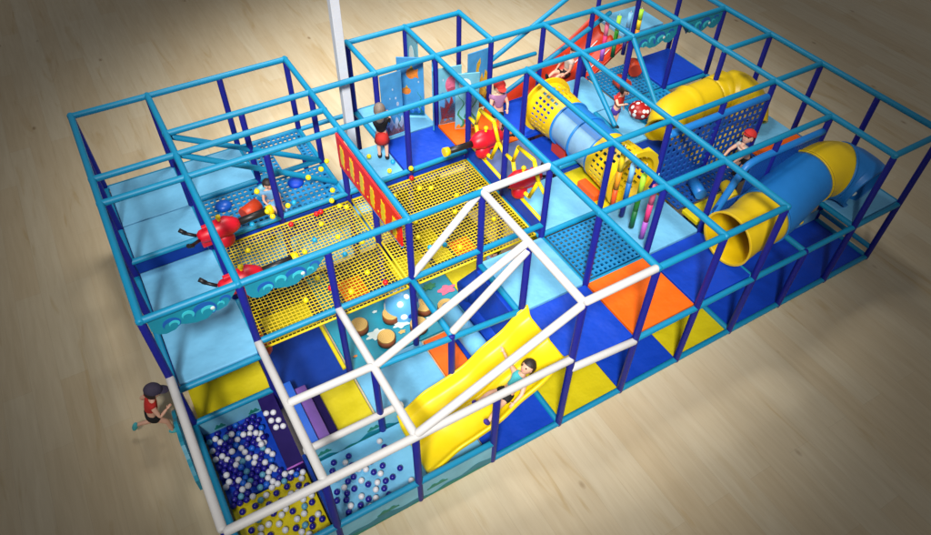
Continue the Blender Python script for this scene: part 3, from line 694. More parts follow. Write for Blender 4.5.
# ---------------------------------------------------------------- cannons
def cannon(loc, ang, label, tilt=0, group='red ball cannons around the net'):
    t = thing('ball_cannon', label, 'cannon', P(*loc), group)
    def L(x, y, z): return Vector((x, y, z))*K*1.0
    def pt(nm, bm, m, q=None): return link(nm, bm, M[m], q or t)
    bm = bmesh.new()
    sp = [L(x, 0, z) for x, z in [(-.26, 0), (-.22, 0), (-.12, .0), (.0, .02), (.12, .02), (.22, .0), (.28, 0)]]
    sweep(bm, sp, [K*q for q in (.05, .085, .10, .125, .135, .10, .06)], 20)
    body = pt('body', bm, 'red')
    bm = bmesh.new(); box(bm, L(-.24, -.045, -.16), L(.02, .045, .0), .02); box(bm, L(-.18, -.03, .05), L(-.08, .03, .15), .015); pt('housing', bm, 'red')
    bm = bmesh.new(); ell(bm, L(.06, 0, -.19), (.12*K, .095*K, .12*K), 20, 12); pt('ball_hopper', bm, 'red')
    bm = bmesh.new(); tube(bm, L(.27, 0, 0), L(.68, 0, 0), .048*K, 18); brl = pt('barrel', bm, 'black')
    bm = bmesh.new(); tube(bm, L(.66, 0, 0), L(.74, 0, 0), .062*K, 18, .066*K); pt('muzzle', bm, 'slide', brl)
    for s in (-1, 1):
        bm = bmesh.new(); tube(bm, L(-.26, .05*s, .0), L(-.40, .15*s, .05), .022*K, 10); tube(bm, L(-.36, .13*s, .03), L(-.42, .17*s, .09), .028*K, 10); pt('grip', bm, 'black')
    bm = bmesh.new(); tube(bm, L(.05, 0, .12), L(.05, 0, .18), .02*K, 10); ell(bm, L(.05, 0, .2), (.035*K,)*3, 12, 8); pt('sight_knob', bm, 'slide', body)
    bm = bmesh.new(); tube(bm, L(0, 0, -.26), L(0, 0, -.52), .02*K, 10); pt('mount_pole', bm, 'grey')
    t.rotation_euler = (0, math.radians(tilt), math.radians(ang))
    return t
cannon((1.12, 3.70, 1.72), 4, 'red cannon with black barrel aiming right from the left deck, rear one of the two')
cannon((1.10, 2.76, 1.70), 2, 'red cannon with black barrel at the left front corner, behind the wave valance')
cannon((5.04, 3.52, 1.84), 182, 'red cannon in yellow hexagon frame at the net, nearer the painted fish boards', -4)
cannon((5.04, 2.55, 1.80), 178, 'red cannon in yellow hexagon frame at the net, nearer the white top rail', -4)
def hexframe(vo, label):
    t = thing('cannon_frame', label, 'cannon frame', P(5, 3.5+vo, 1.45), 'yellow hexagon cannon frames')
    pts = [(3.78, 1.95), (3.68, 2.25), (3.32, 2.28), (3.18, 2.02), (3.34, 1.64), (3.66, 1.60)]
    bm = bmesh.new(); hp = [P(5, v+vo, z) for v, z in pts]
    for a, b in zip(hp, hp[1:]+hp[:1]): tube(bm, a, b, .028*K, 12)
    for q in hp: ell(bm, q, (.0285*K,)*3, 12, 8)
    part('hexagon_tube', bm, M['slide'], t)
    for a, b in (((3.97, 1.95), (3.78, 1.95)), ((3.18, 2.02), (3.03, 1.93)), ((3.97, 1.50), (3.03, 1.46)), ((3.5, 1.62), (3.5, 1.50))):
        bm = bmesh.new(); tube(bm, P(5, a[0]+vo, a[1]), P(5, b[0]+vo, b[1]), .026*K, 12); part('link_tube', bm, M['slide'], t)
hexframe(0, 'yellow hexagon tube frame around the cannon nearer the painted boards')
hexframe(-.98, 'yellow hexagon tube frame around the cannon nearer the white top rail')

# ---------------------------------------------------------------- painted swing boards
def board(u, v, w, z0, z1, ang, base, label, decor):
    t = thing('painted_board', label, 'painted board', P(u, v, z0), 'painted sea boards at the back')
    t.rotation_euler = (0, 0, math.radians(ang))
    h = (z1-z0)*K; W_ = w*K
    bm = bmesh.new(); box(bm, Vector((-W_/2, -.012, 0)), Vector((W_/2, .012, h)), .006); bo = link('board', bm, M[base], t)
    for (nm, m, pts) in decor:
        for sgn in (-1, 1):
            bm = bmesh.new(); prism(bm, [Vector((x*W_/2, sgn*.0122, y*h)) for x, y in pts], Vector((0, sgn, 0)), .004); link(nm, bm, M[m], bo)
def fishp(cx, cy, s, f=1, asp=.35):
    body = [(cx+s*f*math.cos(a), cy+s*asp*math.sin(a)*.5) for a in [2*math.pi*k/18 for k in range(2, 17)]]
    return body+[(cx+s*f*1.55, cy-s*asp*.45), (cx+s*f*1.4, cy), (cx+s*f*1.55, cy+s*asp*.45)]
def weed(cx, h, w=.12, y0=.03):
    L_ = [(cx+w*math.sin(k*1.1)-w*.3*(1-k/10), y0+h*k/10) for k in range(11)]
    return L_+[(x+w*(1-k/11)*.9+.01, y) for k, (x, y) in reversed(list(enumerate(L_)))]
def bumpy(y, amp=.06, n=18, ph=0):
    return [(-.96, .012), (.96, .012)]+[(.96-1.92*k/n, y+amp*math.sin(k*1.3+ph)+amp*.5*math.sin(k*3.1)) for k in range(n+1)]
def oval(cx, cy, rx, ry, n=20): return [(cx+rx*math.cos(2*math.pi*k/n), cy+ry*math.sin(2*math.pi*k/n)) for k in range(n)]
def star(cx, cy, r, n=5, asp=.3): return [(cx+(r if k % 2 == 0 else r*.45)*math.cos(math.pi*k/n), cy+(r if k % 2 == 0 else r*.45)*math.sin(math.pi*k/n)*asp) for k in range(2*n)]
def bub(*ps): return [('painted_bubble', 'fishs', oval(x, y, r, r*.28, 12)) for x, y, r in ps]
def stripe(cx, cy, w_, h_): return [(cx-w_, cy-h_), (cx+w_, cy-h_*.9), (cx+w_*1.2, cy+h_*.9), (cx-w_*.8, cy+h_)]
board(4.26, 5.05, .36, 1.22, 2.32, 2, 'fishb', 'blue board with pale reef and bubbles behind the child in black top',
      [('painted_reef', 'fishs', bumpy(.24)), ('painted_reef', 'fishp', bumpy(.13, .04, 18, 2)), ('painted_reef', 'fishr', bumpy(.07, .03, 18, 4)), ('painted_weed', 'fishg', weed(-.7, .40, .18)), ('painted_weed', 'isle', weed(.55, .3, .16))]+bub((.5, .5, .12), (.1, .75, .06), (-.2, .62, .05), (.35, .6, .07)))
board(4.74, 5.35, .42, 1.25, 2.3, -32, 'fishb', 'blue board with two orange fish',
      [('painted_reef', 'waveb', bumpy(.14)), ('painted_reef', 'teald', bumpy(.07, .03)), ('painted_fish', 'fisho', fishp(.05, .74, .36, 1, .5)), ('painted_fin', 'fishy', [(-.05, .80), (.25, .80), (.1, .90)]), ('painted_fish', 'fisho', fishp(-.35, .44, .34, -1, .35)), ('painted_fin', 'fishy', [(-.45, .48), (-.2, .48), (-.3, .55)]), ('painted_weed', 'fishg', weed(.6, .4, .14))]+bub((.6, .6, .06), (.5, .9, .05), (-.6, .85, .06)))
board(5.02, 5.82, .38, 1.25, 2.35, 92, 'fishl', 'pale blue board with a white jelly shape at the very back', [('painted_shape', 'sand', oval(0, .7, .4, .16)), ('painted_weed', 'fishg', weed(.4, .3, .2)), ('painted_reef', 'waveb', bumpy(.12))])
board(4.96, 5.02, .42, 1.22, 2.30, 62, 'fishb', 'narrow angled board with a silver swordfish', [('painted_fish', 'fishs', fishp(0, .6, .5, 1, .9)), ('painted_post', 'fishy', [(-.5, .02), (-.2, .02), (.5, .35), (.3, .38)]), ('painted_reef', 'isle', bumpy(.08))])
board(5.20, 4.90, .38, 1.22, 2.24, -10, 'fishl', 'board with a pink jellyfish and red coral',
      [('painted_reef', 'fishb', bumpy(.55, .05)), ('painted_jelly', 'fishp', oval(.1, .70, .52, .15)), ('painted_tentacles', 'fishp', [(-.3, .64), (-.2, .5), (-.1, .6), (0, .46), (.1, .6), (.25, .48), (.35, .6), (.5, .52), (.5, .66)]), ('painted_coral', 'fishr', [(-.8, .10), (-.9, .35), (-.5, .3), (-.45, .5), (-.1, .36), (.1, .52), (.35, .34), (.7, .46), (.8, .14), (.3, .1)]), ('painted_reef', 'fisho', bumpy(.09, .04))]+bub((.7, .86, .06), (-.6, .8, .07)))
board(5.36, 4.64, .38, 1.22, 2.22, -20, 'fishl', 'pale board with tall green seaweed nearest the yellow frames',
      [('painted_shape', 'sand', oval(-.2, .82, .5, .1)), ('painted_weed', 'fishg', weed(-.55, .62, .26)), ('painted_weed', 'isle', weed(.0, .48, .24)), ('painted_weed', 'fishg', weed(.5, .7, .26)), ('painted_reef', 'fisho', bumpy(.07, .03)), ('painted_star', 'fishr', star(-.1, .14, .25))]+bub((.2, .75, .07), (.0, .62, .05)))
board(5.80, 5.03, .42, 1.22, 2.28, 3, 'fishb', 'board with yellow branching coral beside the red slide',
      [('painted_coral', 'fishy', [(-.9, .05), (-.95, .4), (-.75, .55), (-.6, .4), (-.5, .6), (-.3, .62), (-.2, .8), (.1, .88), (.15, .8), (-.02, .7), (.1, .5), (.3, .62), (.45, .5), (.6, .66), (.8, .6), (.75, .3), (.9, .08)]), ('painted_reef', 'brown', bumpy(.2, .05)), ('painted_reef', 'fisho', bumpy(.1, .04, 18, 2)), ('painted_weed', 'isle', weed(.6, .35, .14))])

# ---------------------------------------------------------------- hanging foam sticks
def stick(u, v, z0, z1, cols, label, r=.036):
    t = thing('hanging_foam_stick', label, 'foam stick', P(u, v, z1), 'hanging foam sticks')
    zs = [z1-(z1-z0)*k/len(cols) for k in range(len(cols)+1)]
    bm = bmesh.new(); tube(bm, P(u, v, H-.03), P(u, v, z1), .006, 6); part('cord', bm, M['white'], t)
    for k, c in enumerate(cols):
        bm = bmesh.new(); tube(bm, P(u, v, zs[k+1]+.002), P(u, v, zs[k]), r*K, 16); part('foam_section', bm, M[c], t)
for a in [(6.13, 1.90, 1.33, 2.28, ['y1', 'o1', 'o2'], 'yellow to orange foam stick hanging next to the perforated tunnel drum'),
          (6.12, 1.68, 1.33, 2.24, ['b1', 'b2', 'b3'], 'pale to dark blue foam stick, second from the tunnel drum'),
          (6.12, 1.46, 1.30, 2.22, ['l1', 'g1', 'g2'], 'lime to dark green foam stick over the light blue deck'),
          (6.12, 1.24, 1.28, 2.20, ['p1', 'p2', 'p3'], 'pink to violet foam stick over the light blue deck, nearest the front'),
          (8.10, 4.72, 1.62, 2.32, ['p1', 'p2', 'p3'], 'pink and violet foam stick in front of the red slide at the back'),
          (8.34, 4.72, 1.62, 2.36, ['l1', 'g1', 'g2'], 'green foam stick hanging at the back beside the red slide'),
          (8.58, 4.72, 1.60, 2.36, ['b1', 'b2', 'b3'], 'blue foam stick hanging at the back beside the wave valance'),
          (8.82, 4.72, 1.66, 2.36, ['l1', 'y1', 'o1', 'o2'], 'yellow and orange foam stick hanging rightmost at the back')]:
    stick(*a)

# small soft play items on the decks
def soft(nm, bm, m, label, cat): tag(recenter(link(nm, bm, M[m])), label, cat)
bm = bmesh.new(); tube(bm, P(8.3, 4.2, 1.33), P(8.3, 4.45, 1.33), .11*K, 24); soft('punch_bag', bm, 'redv', 'red orange punch bag on the perforated deck near the child with dark hair', 'punch bag')
bm = bmesh.new(); tube(bm, P(8.75, 4.5, 1.34), P(8.85, 4.72, 1.34), .12*K, 24); soft('punch_bag', bm, 'redv', 'red orange punch bag on the perforated deck under the hanging sticks', 'punch bag')
bm = bmesh.new(); ell(bm, P(8.05, 3.55, 1.32), (.19*K, .19*K, .14*K), 28, 16); soft('mushroom_cushion', bm, 'polkar', 'red cushion with white spots left of the yellow bent tube', 'cushion')
bm = bmesh.new(); box(bm, P(6.3, 3.25, 1.11), P(6.52, 3.6, 1.32), .02); soft('foam_block', bm, 'redv', 'brick red foam block under the crawl tunnel', 'foam block')
bm = bmesh.new(); box(bm, P(6.05, 2.2, 1.201), P(6.2, 2.6, 1.32), .02); soft('foam_block', bm, 'o2', 'orange foam block at the post behind the yellow deck mat', 'foam block')
bm = bmesh.new(); ell(bm, P(5.6, 3.95, 1.27), (.08*K, .08*K, .07*K), 16, 10); soft('foam_shell', bm, 'fishy', 'small yellow foam shell on the grey blue deck', 'foam toy')
bm = bmesh.new(); box(bm, P(7.3, 2.3, 1.201), P(7.5, 2.7, 1.34), .02); soft('foam_block', bm, 'yellow', 'yellow foam block on the navy deck beside the spotted cushion', 'foam block')
for i, (u, v, m, lb) in enumerate([(1.38, 4.72, 'bblue', 'royal blue dome cushion on the perforated deck behind the rear cannon'), (1.25, 4.40, 'tubeb', 'mid blue dome cushion touching the red cannon'),
                                   (2.46, 4.70, 'dblue', 'deep blue dome cushion on the right perforated deck')]):
    bm = bmesh.new(); ell(bm, P(u, v, 1.22), (.12*K, .11*K, .07*K), 24, 14); soft('dome_cushion', bm, m, lb, 'cushion')
bm = bmesh.new(); tube(bm, P(1.56, 4.30, 1.30), P(1.80, 4.42, 1.30), .10*K, 24); soft('foam_cylinder', bm, 'redv', 'red orange foam cylinder behind the barrel of the rear left cannon', 'foam block')
bm = bmesh.new(); box(bm, P(1.58, 4.08, .95), P(1.86, 4.35, 1.1), .02); soft('foam_block', bm, 'redv', 'red orange foam block below the cyan tube behind the net', 'foam block')
bm = bmesh.new(); ell(bm, P(1.02, 2.12, 1.10), (.13*K, .1*K, .10*K), 18, 12); soft('foam_ball', bm, 'redv', 'red orange foam bumper under the deck edge above the yellow mat', 'bumper')
bm = bmesh.new(); ell(bm, P(1.96, 4.66, 1.30), (.1*K, .06*K, .11*K), 18, 12); soft('foam_disc', bm, 'fishl', 'pale round foam disc beside the sitting child', 'foam toy')
for i, (u, v, m, lb) in enumerate([(7.4, 1.6, 'tubeb', 'blue bumper roller on the bridge behind the yellow tunnel mouth'), (7.75, 1.3, 'y1', 'yellow bumper on the bridge beside the slatted wall')]):
    bm = bmesh.new(); tube(bm, P(u, v-.15, 1.34), P(u+.12, v+.15, 1.34), .085*K, 20); soft('bumper_roller', bm, m, lb, 'roller')
for v in (2.95,):
    part('padded_riser', ubox(6.05, 6.95, v, v+.04, 1.12, 1.26, .006), M['dblue'], frame)

# ---------------------------------------------------------------- balls
def ball_mesh(r, m, nm):
    bm = bmesh.new(); bmesh.ops.create_uvsphere(bm, u_segments=18, v_segments=12, radius=r)
    for f in bm.faces: f.smooth = True
    me = bpy.data.meshes.new(nm); bm.to_mesh(me); bm.free(); me.materials.append(M[m]); return me
BR = .037*K
BM = {m: ball_mesh(BR, m, m+'_mesh') for m in ('bwhite', 'bnavy', 'bblue', 'bteal', 'byel', 'bred', 'baqua')}
cn = dict(bwhite='white', bnavy='navy blue', bblue='bright blue', bteal='pale teal', byel='yellow', bred='red', baqua='aqua')
def ball(p, m, where, group, name='ball'):
    o = bpy.data.objects.new(name, BM[m]); C.objects.link(o); o.location = p
    tag(o, '%s plastic ball %s' % (cn[m], where), 'ball', group)
rb = random.Random(11); placed = []
def try_place(u, v, base, mind=2.02*BR, levels=3):
    p = P(u, v, 0); z = base+BR
    for q in placed:
        dx = (p.x-q.x)**2+(p.y-q.y)**2
        if dx < mind**2:
            zz = q.z+math.sqrt(mind**2-dx); z = max(z, zz)
    p.z = z
    if z > base+BR*(2*levels-1): return None
    placed.append(p); return p
def pick(w):
    r = rb.random()*sum(x for _, x in w)
    for m, x in w:
        r -= x
        if r <= 0: return m
    return w[-1][0]
# left pit, rear: packed
def drop(u, v, m, where, group, mx=3):
    p = try_place(u, v, .17*K, levels=mx)
    if p: ball(p, m, where, group)
    return p
cnt = 0; step = 2.06*.037; row = 0; v = .90
while v < 1.93:
    u = .075+(step/2 if row % 2 else 0)
    while u < .93:
        if not (u > .72 and v > .98) and rb.random() < .86:
            if drop(u+rb.uniform(-.003, .003), v+rb.uniform(-.003, .003), pick([('bwhite', 30), ('bnavy', 46), ('bteal', 12), ('bblue', 12)]), 'packed over the blue rear floor of the left pit', 'balls in the rear of the left pit', 2): cnt += 1
        u += step
    v += step*.87; row += 1
for it in range(22):
    if drop(rb.uniform(.12, .66), rb.uniform(.95, 1.85), pick([('bwhite', 64), ('bnavy', 26), ('bteal', 10)]), 'packed over the blue rear floor of the left pit', 'balls in the rear of the left pit', 2): cnt += 1
for (u, v, z) in [(.80, 1.75, .37), (.88, 1.72, .37), (.82, 1.63, .36), (.90, 1.60, .35), (.84, 1.52, .35), (.92, 1.50, .34)]:
    ball(P(u, v, z)+Vector((0, 0, BR*.45)), 'bwhite', 'resting in a cluster on the dark purple ramp', 'white balls on the purple ramp')
cnt = 0
for it in range(3000):
    if cnt >= 54: break
    u = rb.uniform(.1, .9); v = rb.uniform(.1, .86) if rb.random() < .8 else rb.uniform(.7, .9)
    p = try_place(u, v, .17*K, mind=2.15*BR, levels=1)
    if p: ball(p, pick([('bwhite', 48), ('bnavy', 46), ('bteal', 6)]), 'scattered on the yellow floor of the left pit', 'balls on the yellow pit floor'); cnt += 1
cnt = 0
for it in range(3000):
    if cnt >= 44: break
    u = rb.gauss(1.42, .22); v = abs(rb.gauss(.30, .20))+.09
    if it % 5 == 0: u = rb.uniform(1.2, 2.0); v = rb.uniform(.15, .9)
    if u < 1.12 or u > 2.05 or v > .9: continue
    p = try_place(u, v, .10*K, mind=2.1*BR, levels=1)
    if p: ball(p, pick([('bwhite', 50), ('bnavy', 50)]), 'on the light blue floor of the right ball pit', 'balls on the light blue pit floor'); cnt += 1
# arena balls: resting on the net, lying on decks, some in flight
AB = [(2.05, 3.3, 'byel'), (2.25, 3.45, 'baqua'), (2.55, 3.35, 'byel'), (2.5, 3.0, 'baqua'), (2.62, 2.55, 'byel'), (1.98, 2.95, 'byel'), (2.02, 2.78, 'byel'), (2.8, 3.1, 'byel'), (2.45, 3.7, 'byel'),
      (2.9, 3.85, 'byel'), (2.82, 3.92, 'byel'), (2.3, 2.35, 'byel'), (1.4, 3.7, 'byel'), (1.75, 2.5, 'byel'),
      (3.35, 3.2, 'byel'), (3.6, 3.72, 'byel'), (4.0, 3.7, 'byel'), (4.15, 3.62, 'byel'), (3.62, 3.1, 'byel'), (3.55, 2.55, 'baqua'), (3.75, 2.5, 'baqua'), (4.2, 3.0, 'byel'), (4.4, 3.3, 'byel'), (3.9, 2.35, 'byel'),
      (3.5, 2.8, 'byel'), (4.6, 2.6, 'byel'), (2.75, 2.28, 'bred')]
for u, v, m in AB: ball(P(u, v, 1.175)+Vector((0, 0, BR)), m, 'lying on the yellow webbing net', 'balls lying on the yellow net')
def px(u, v, z, m): ball(P(u, v, z), m, 'flying in mid air above the play frame', 'balls shot through the air')
for a in [(1.75, 3.9, 1.95, 'byel'), (2.0, 4.0, 2.05, 'bred'), (2.45, 3.9, 1.9, 'byel'), (2.7, 4.1, 1.8, 'byel'), (2.1, 3.9, 1.55, 'byel'), (2.2, 3.95, 1.52, 'baqua'), (2.75, 3.9, 1.55, 'byel'), (2.7, 3.85, 1.42, 'byel'),
          (2.05, 3.75, 1.35, 'bred'), (2.45, 3.85, 1.28, 'bred'), (2.52, 3.86, 1.28, 'bred'), (3.1, 4.2, 1.7, 'byel'), (2.95, 4.6, 1.5, 'byel'), (3.95, 3.85, 1.5, 'byel'), (3.95, 3.85, 1.32, 'bred'), (2.05, 2.15, 1.75, 'bred'), (2.0, 2.15, 1.65, 'bred'),
          (1.78, 3.7, 1.75, 'byel'), (1.82, 3.65, 1.68, 'byel'), (1.55, 3.7, 1.62, 'baqua'), (1.85, 4.0, 1.5, 'byel')]: px(*a)
for u, v, m in [(3.66, 4.72, 'byel'), (3.78, 4.25, 'byel'), (3.92, 4.42, 'baqua'), (3.55, 4.9, 'byel'), (3.72, 4.10, 'baqua')]:
    ball(P(u, v, 1.2)+Vector((0, 0, BR)), m, 'on the light blue deck by the standing child', 'balls on the light blue deck')

# ---------------------------------------------------------------- people
def skin_mesh(verts, edges, radii, root=0, sub=2):
    me = bpy.data.meshes.new('sk'); me.from_pydata([tuple(v) for v in verts], edges, [])
    o = bpy.data.objects.new('sk', me); C.objects.link(o)
    o.modifiers.new('s', 'SKIN'); d = me.skin_vertices[0].data
    for i, r in enumerate(radii): d[i].radius = (r, r) if not isinstance(r, tuple) else r
    d[root].use_root = True
    sb = o.modifiers.new('b', 'SUBSURF'); sb.levels = sub; sb.render_levels = sub
    dg = bpy.context.evaluated_depsgraph_get(); dg.update()
    ev = o.evaluated_get(dg); m2 = bpy.data.meshes.new_from_object(ev)
    bm = bmesh.new(); bm.from_mesh(m2)
    bpy.data.objects.remove(o); bpy.data.meshes.remove(me); bpy.data.meshes.remove(m2)
    for f in bm.faces: f.smooth = True; f.material_index = 0
    return bm
def person(label, loc, rz, J, look, hairm, topm, botm, shoem, sc=1.0, cap=None, sleeve=.35, leg=.55, bun=False, long_hair=False, skirt=False):
    """J: joints in metres in the person's own frame (x forward, y left, z up) for a child about 1.15 m tall"""
    t = thing('person', label, 'person', P(*loc)); t.rotation_euler = (0, 0, math.radians(rz)); t.scale = (sc,)*3
    V = {k: Vector(v) for k, v in J.items()}
    names = ['pelvis', 'waist', 'chest', 'neck', 'headb', 'shl', 'ell', 'hal', 'shr', 'elr', 'har', 'hil', 'knl', 'anl', 'tol', 'hir', 'knr', 'anr', 'tor']
    V['waist'] = V['pelvis'].lerp(V['chest'], .5)
    V['headb'] = V['neck'].lerp(V['head'], .5)
    V['tol'] = V['anl']+V['fl']*.10; V['tor'] = V['anr']+V['fr']*.10
    R_ = dict(pelvis=.085, waist=.078, chest=.088, neck=.036, headb=.034, shl=.045, ell=.030, hal=.020, shr=.045, elr=.030, har=.020, hil=.064, knl=.042, anl=.028, tol=.026, hir=.064, knr=.042, anr=.028, tor=.026)
    ed = [('pelvis', 'waist'), ('waist', 'chest'), ('chest', 'neck'), ('neck', 'headb'), ('chest', 'shl'), ('shl', 'ell'), ('ell', 'hal'), ('chest', 'shr'), ('shr', 'elr'), ('elr', 'har'),
          ('pelvis', 'hil'), ('hil', 'knl'), ('knl', 'anl'), ('anl', 'tol'), ('pelvis', 'hir'), ('hir', 'knr'), ('knr', 'anr'), ('anr', 'tor')]
    ix = {n_: i for i, n_ in enumerate(names)}
    bm = skin_mesh([V[n_] for n_ in names], [(ix[a], ix[b]) for a, b in ed], [R_[n_] for n_ in names])
    # head
    fwd = Vector(look).normalized(); up = (V['head']-V['neck']).normalized(); fwd = (fwd-up*fwd.dot(up)).normalized(); left = up.cross(fwd)
    q = Matrix((fwd, left, up)).transposed().to_quaternion(); hc = V['head']+up*.012; HS = 1.18; HM = Matrix.Translation(hc) @ q.to_matrix().to_4x4() @ Matrix.Scale(HS, 4)
    hv = ell(bm, Vector((0, 0, 0)), (.088, .078, .102), 20, 16)
    for v in hv:
        if v.co.z < 0: v.co.x = v.co.x*(1+.25*v.co.z/.1)+(-v.co.z)*.12; v.co.y *= 1+.3*v.co.z/.1
    bmesh.ops.transform(bm, matrix=HM, verts=hv)
    def hp(x, y, z): return hc+(fwd*x+left*y+up*z)*HS
    ell(bm, hp(.09, 0, -.012), (.014, .012, .016), 10, 8, q)
    for s in (-1, 1):
        ell(bm, hp(0, .077*s, -.008), (.018, .010, .024), 10, 8, q)
        ell(bm, hp(.077, .032*s, .006), (.011, .016, .013), 10, 8, q, 1)
    ell(bm, hp(.082, 0, -.045), (.008, .022, .006), 10, 6, q, 2)
    # hands with five fingers
    for h_, e_, s in (('hal', 'ell', 1), ('har', 'elr', -1)):
        d = (V[h_]-V[e_]).normalized(); a_, b_ = basis(d)
        qq = Matrix((d, a_, b_)).transposed().to_quaternion()
        ell(bm, V[h_]+d*.022, (.034, .024, .012), 12, 8, qq)
        for k in range(4):
            o_ = V[h_]+d*.048+a_*(-.016+k*.0107); L = (.030, .036, .033, .025)[k]
            mid = o_+d*L*.55-b_*.003; tube(bm, o_-d*.008, mid, .0062, 8, .0056); tube(bm, mid, mid+d*L*.45-b_*.010, .0056, 8, .0042)
        o_ = V[h_]+d*.012+a_*.02*s; tube(bm, o_, o_+(a_*s+d*.7).normalized()*.032, .007, 8, .005)
    link('body', bm, [M['skin'], M['eye'], M['fishp']], t)
    # shirt
    ns = ['pelvis', 'waist', 'chest', 'nk', 'shl', 'el1', 'shr', 'er1']
    vs = [V['pelvis'].lerp(V['waist'], .55), V['waist'].lerp(V['chest'], .2), V['chest'], V['chest'].lerp(V['neck'], .72), V['shl'], V['shl'].lerp(V['ell'], sleeve), V['shr'], V['shr'].lerp(V['elr'], sleeve)]
    b2 = skin_mesh(vs, [(0, 1), (1, 2), (2, 3), (2, 4), (4, 5), (2, 6), (6, 7)], [.105, .098, .106, .058, .060, .050, .060, .050]); link('shirt', b2, M[topm], t)
    vs = [V['pelvis'].lerp(V['waist'], .5), V['pelvis'], V['hil'], V['hil'].lerp(V['knl'], leg), V['hir'], V['hir'].lerp(V['knr'], leg)]
    b3 = skin_mesh(vs, [(0, 1), (1, 2), (2, 3), (1, 4), (4, 5)], [.100, .110, .094, .078, .094, .078], 1)
    if skirt:
        a_ = V['pelvis'].lerp(V['waist'], .7); c_ = (V['hil']+V['hir'])/2; c_ = c_.lerp((V['knl']+V['knr'])/2, .45)
        b3.free(); b3 = bmesh.new(); sweep(b3, [a_, a_.lerp(c_, .5), c_], [.088, .118, .142], 20)
    link('skirt' if skirt else 'shorts', b3, M[botm], t)
    for a, f in (('anl', 'fl'), ('anr', 'fr')):
        b4 = bmesh.new(); d = V[f].normalized(); x_, y_ = basis(d); qq = Matrix((d, x_, y_)).transposed().to_quaternion()
        ell(b4, V[a]+d*.035-y_*.005, (.095, .042, .040), 16, 10, qq); o = link('shoe', b4, M[shoem], t)
    # hair: shell above and behind the face
    b5 = bmesh.new(); hv = ell(b5, Vector((0, 0, .008)), (.100, .090, .112), 24, 18)
    kill = [v for v in b5.verts if (v.co.x > .035 and v.co.z < .045) or (v.co.z < (-.055 if not long_hair else -.10))]
    bmesh.ops.delete(b5, geom=kill, context='VERTS')
    if long_hair: ell(b5, Vector((-.07, 0, -.07)), (.045, .075, .11), 14, 10)
    if bun: ell(b5, Vector((-.10, 0, .06)), (.05, .05, .05), 14, 10)
    bmesh.ops.transform(b5, matrix=HM, verts=b5.verts)
    rnd = random.Random(5)
    for v in b5.verts: v.co += Vector((rnd.uniform(-1, 1), rnd.uniform(-1, 1), rnd.uniform(-1, 1)))*.0025
    link('hair', b5, M[hairm], t)
    if cap:
        b6 = bmesh.new(); ell(b6, Vector((0, 0, .03)), (.110, .100, .098), 24, 16)
        bmesh.ops.delete(b6, geom=[v for v in b6.verts if v.co.z < .03], context='VERTS')
        vis = ell(b6, Vector((.10, 0, .036)), (.085, .068, .010), 20, 8)
        bmesh.ops.transform(b6, matrix=HM, verts=b6.verts)
        link('cap', b6, M[cap], t)
    return t
def pose(**k):
    d = dict(pelvis=(0, 0, .52), chest=(.0, 0, .80), neck=(0, 0, .90), head=(.01, 0, 1.02), shl=(0, .12, .84), shr=(0, -.12, .84), ell=(.02, .17, .66), elr=(.02, -.17, .66), hal=(.08, .18, .50), har=(.08, -.18, .50),
             hil=(0, .06, .48), hir=(0, -.06, .48), knl=(.02, .07, .27), knr=(.02, -.07, .27), anl=(0, .07, .05), anr=(0, -.07, .05), fl=(1, 0, -.1), fr=(1, 0, -.1))
    d.update(k); return d
# running child outside on the left
person('running child in red top, black shorts, teal shoes and dark cap outside the left side', (-.42, 2.40, .0), -10,
       pose(pelvis=(0, 0, .54), chest=(.09, 0, .80), neck=(.13, 0, .89), head=(.17, 0, 1.01), shl=(.07, .12, .83), shr=(.11, -.12, .83), ell=(-.08, .20, .70), hal=(.02, .24, .58), elr=(.16, -.20, .66), har=(.28, -.14, .74),
            hil=(0, .06, .50), hir=(0, -.06, .50), knl=(-.03, .07, .27), anl=(-.30, .08, .26), fl=(-.5, 0, -1), knr=(.17, -.06, .33), anr=(.17, -.06, .06), fr=(1, 0, -.05)),
       (1, 0, .1), 'hair', 'cred', 'cblack', 'cteal', 1.0, cap='cdark', sleeve=.12)
# boy on the slide (lying back, feet down the slide towards -u)
zs = lambda u: slz((U0-u)/(U0-U1))
person('boy in turquoise vest and black shorts sliding on his back down the yellow slide', (3.36, .30, zs(3.36)+.03), 183,
       pose(pelvis=(.0, 0, .085), chest=(-.20, 0, .26), neck=(-.26, 0, .35), head=(-.33, .0, .44), shl=(-.21, .12, .29), shr=(-.21, -.12, .29), elr=(-.20, -.27, .36), har=(-.20, -.40, .46), ell=(-.10, .20, .20), hal=(.05, .22, .14),
            hil=(.02, .06, .08), hir=(.02, -.06, .08), knl=(.26, .13, .08), anl=(.46, .19, -.04), knr=(.24, -.12, .10), anr=(.44, -.13, .0), fl=(.5, 0, 1), fr=(.5, 0, 1)),
       (1, 0, .5), 'hair', 'cteal', 'cblack', 'cpurple', 1.0, sleeve=.05)
person('child in black top and red shorts standing on the light blue deck, touching a board', (3.86, 4.62, 1.2), 62,
       pose(elr=(.12, -.16, .78), har=(.28, -.12, .80), ell=(.14, .14, .76), hal=(.27, .08, .78), anr=(-.06, -.07, .06), knr=(.0, -.07, .27)), (1, 0, -.1), 'hairg', 'cblack', 'cred', 'cblack', 1.0, long_hair=True, skirt=True)
person('child in red cap and mauve top beside the red slide and orange deck', (5.72, 4.30, 1.2), -100,
       pose(ell=(.05, .17, .68), hal=(.16, .12, .62), elr=(.05, -.17, .68), har=(.16, -.12, .62)), (1, 0, -.3), 'hair', 'cpink', 'cblack', 'cwhite', 1.0, cap='cred')
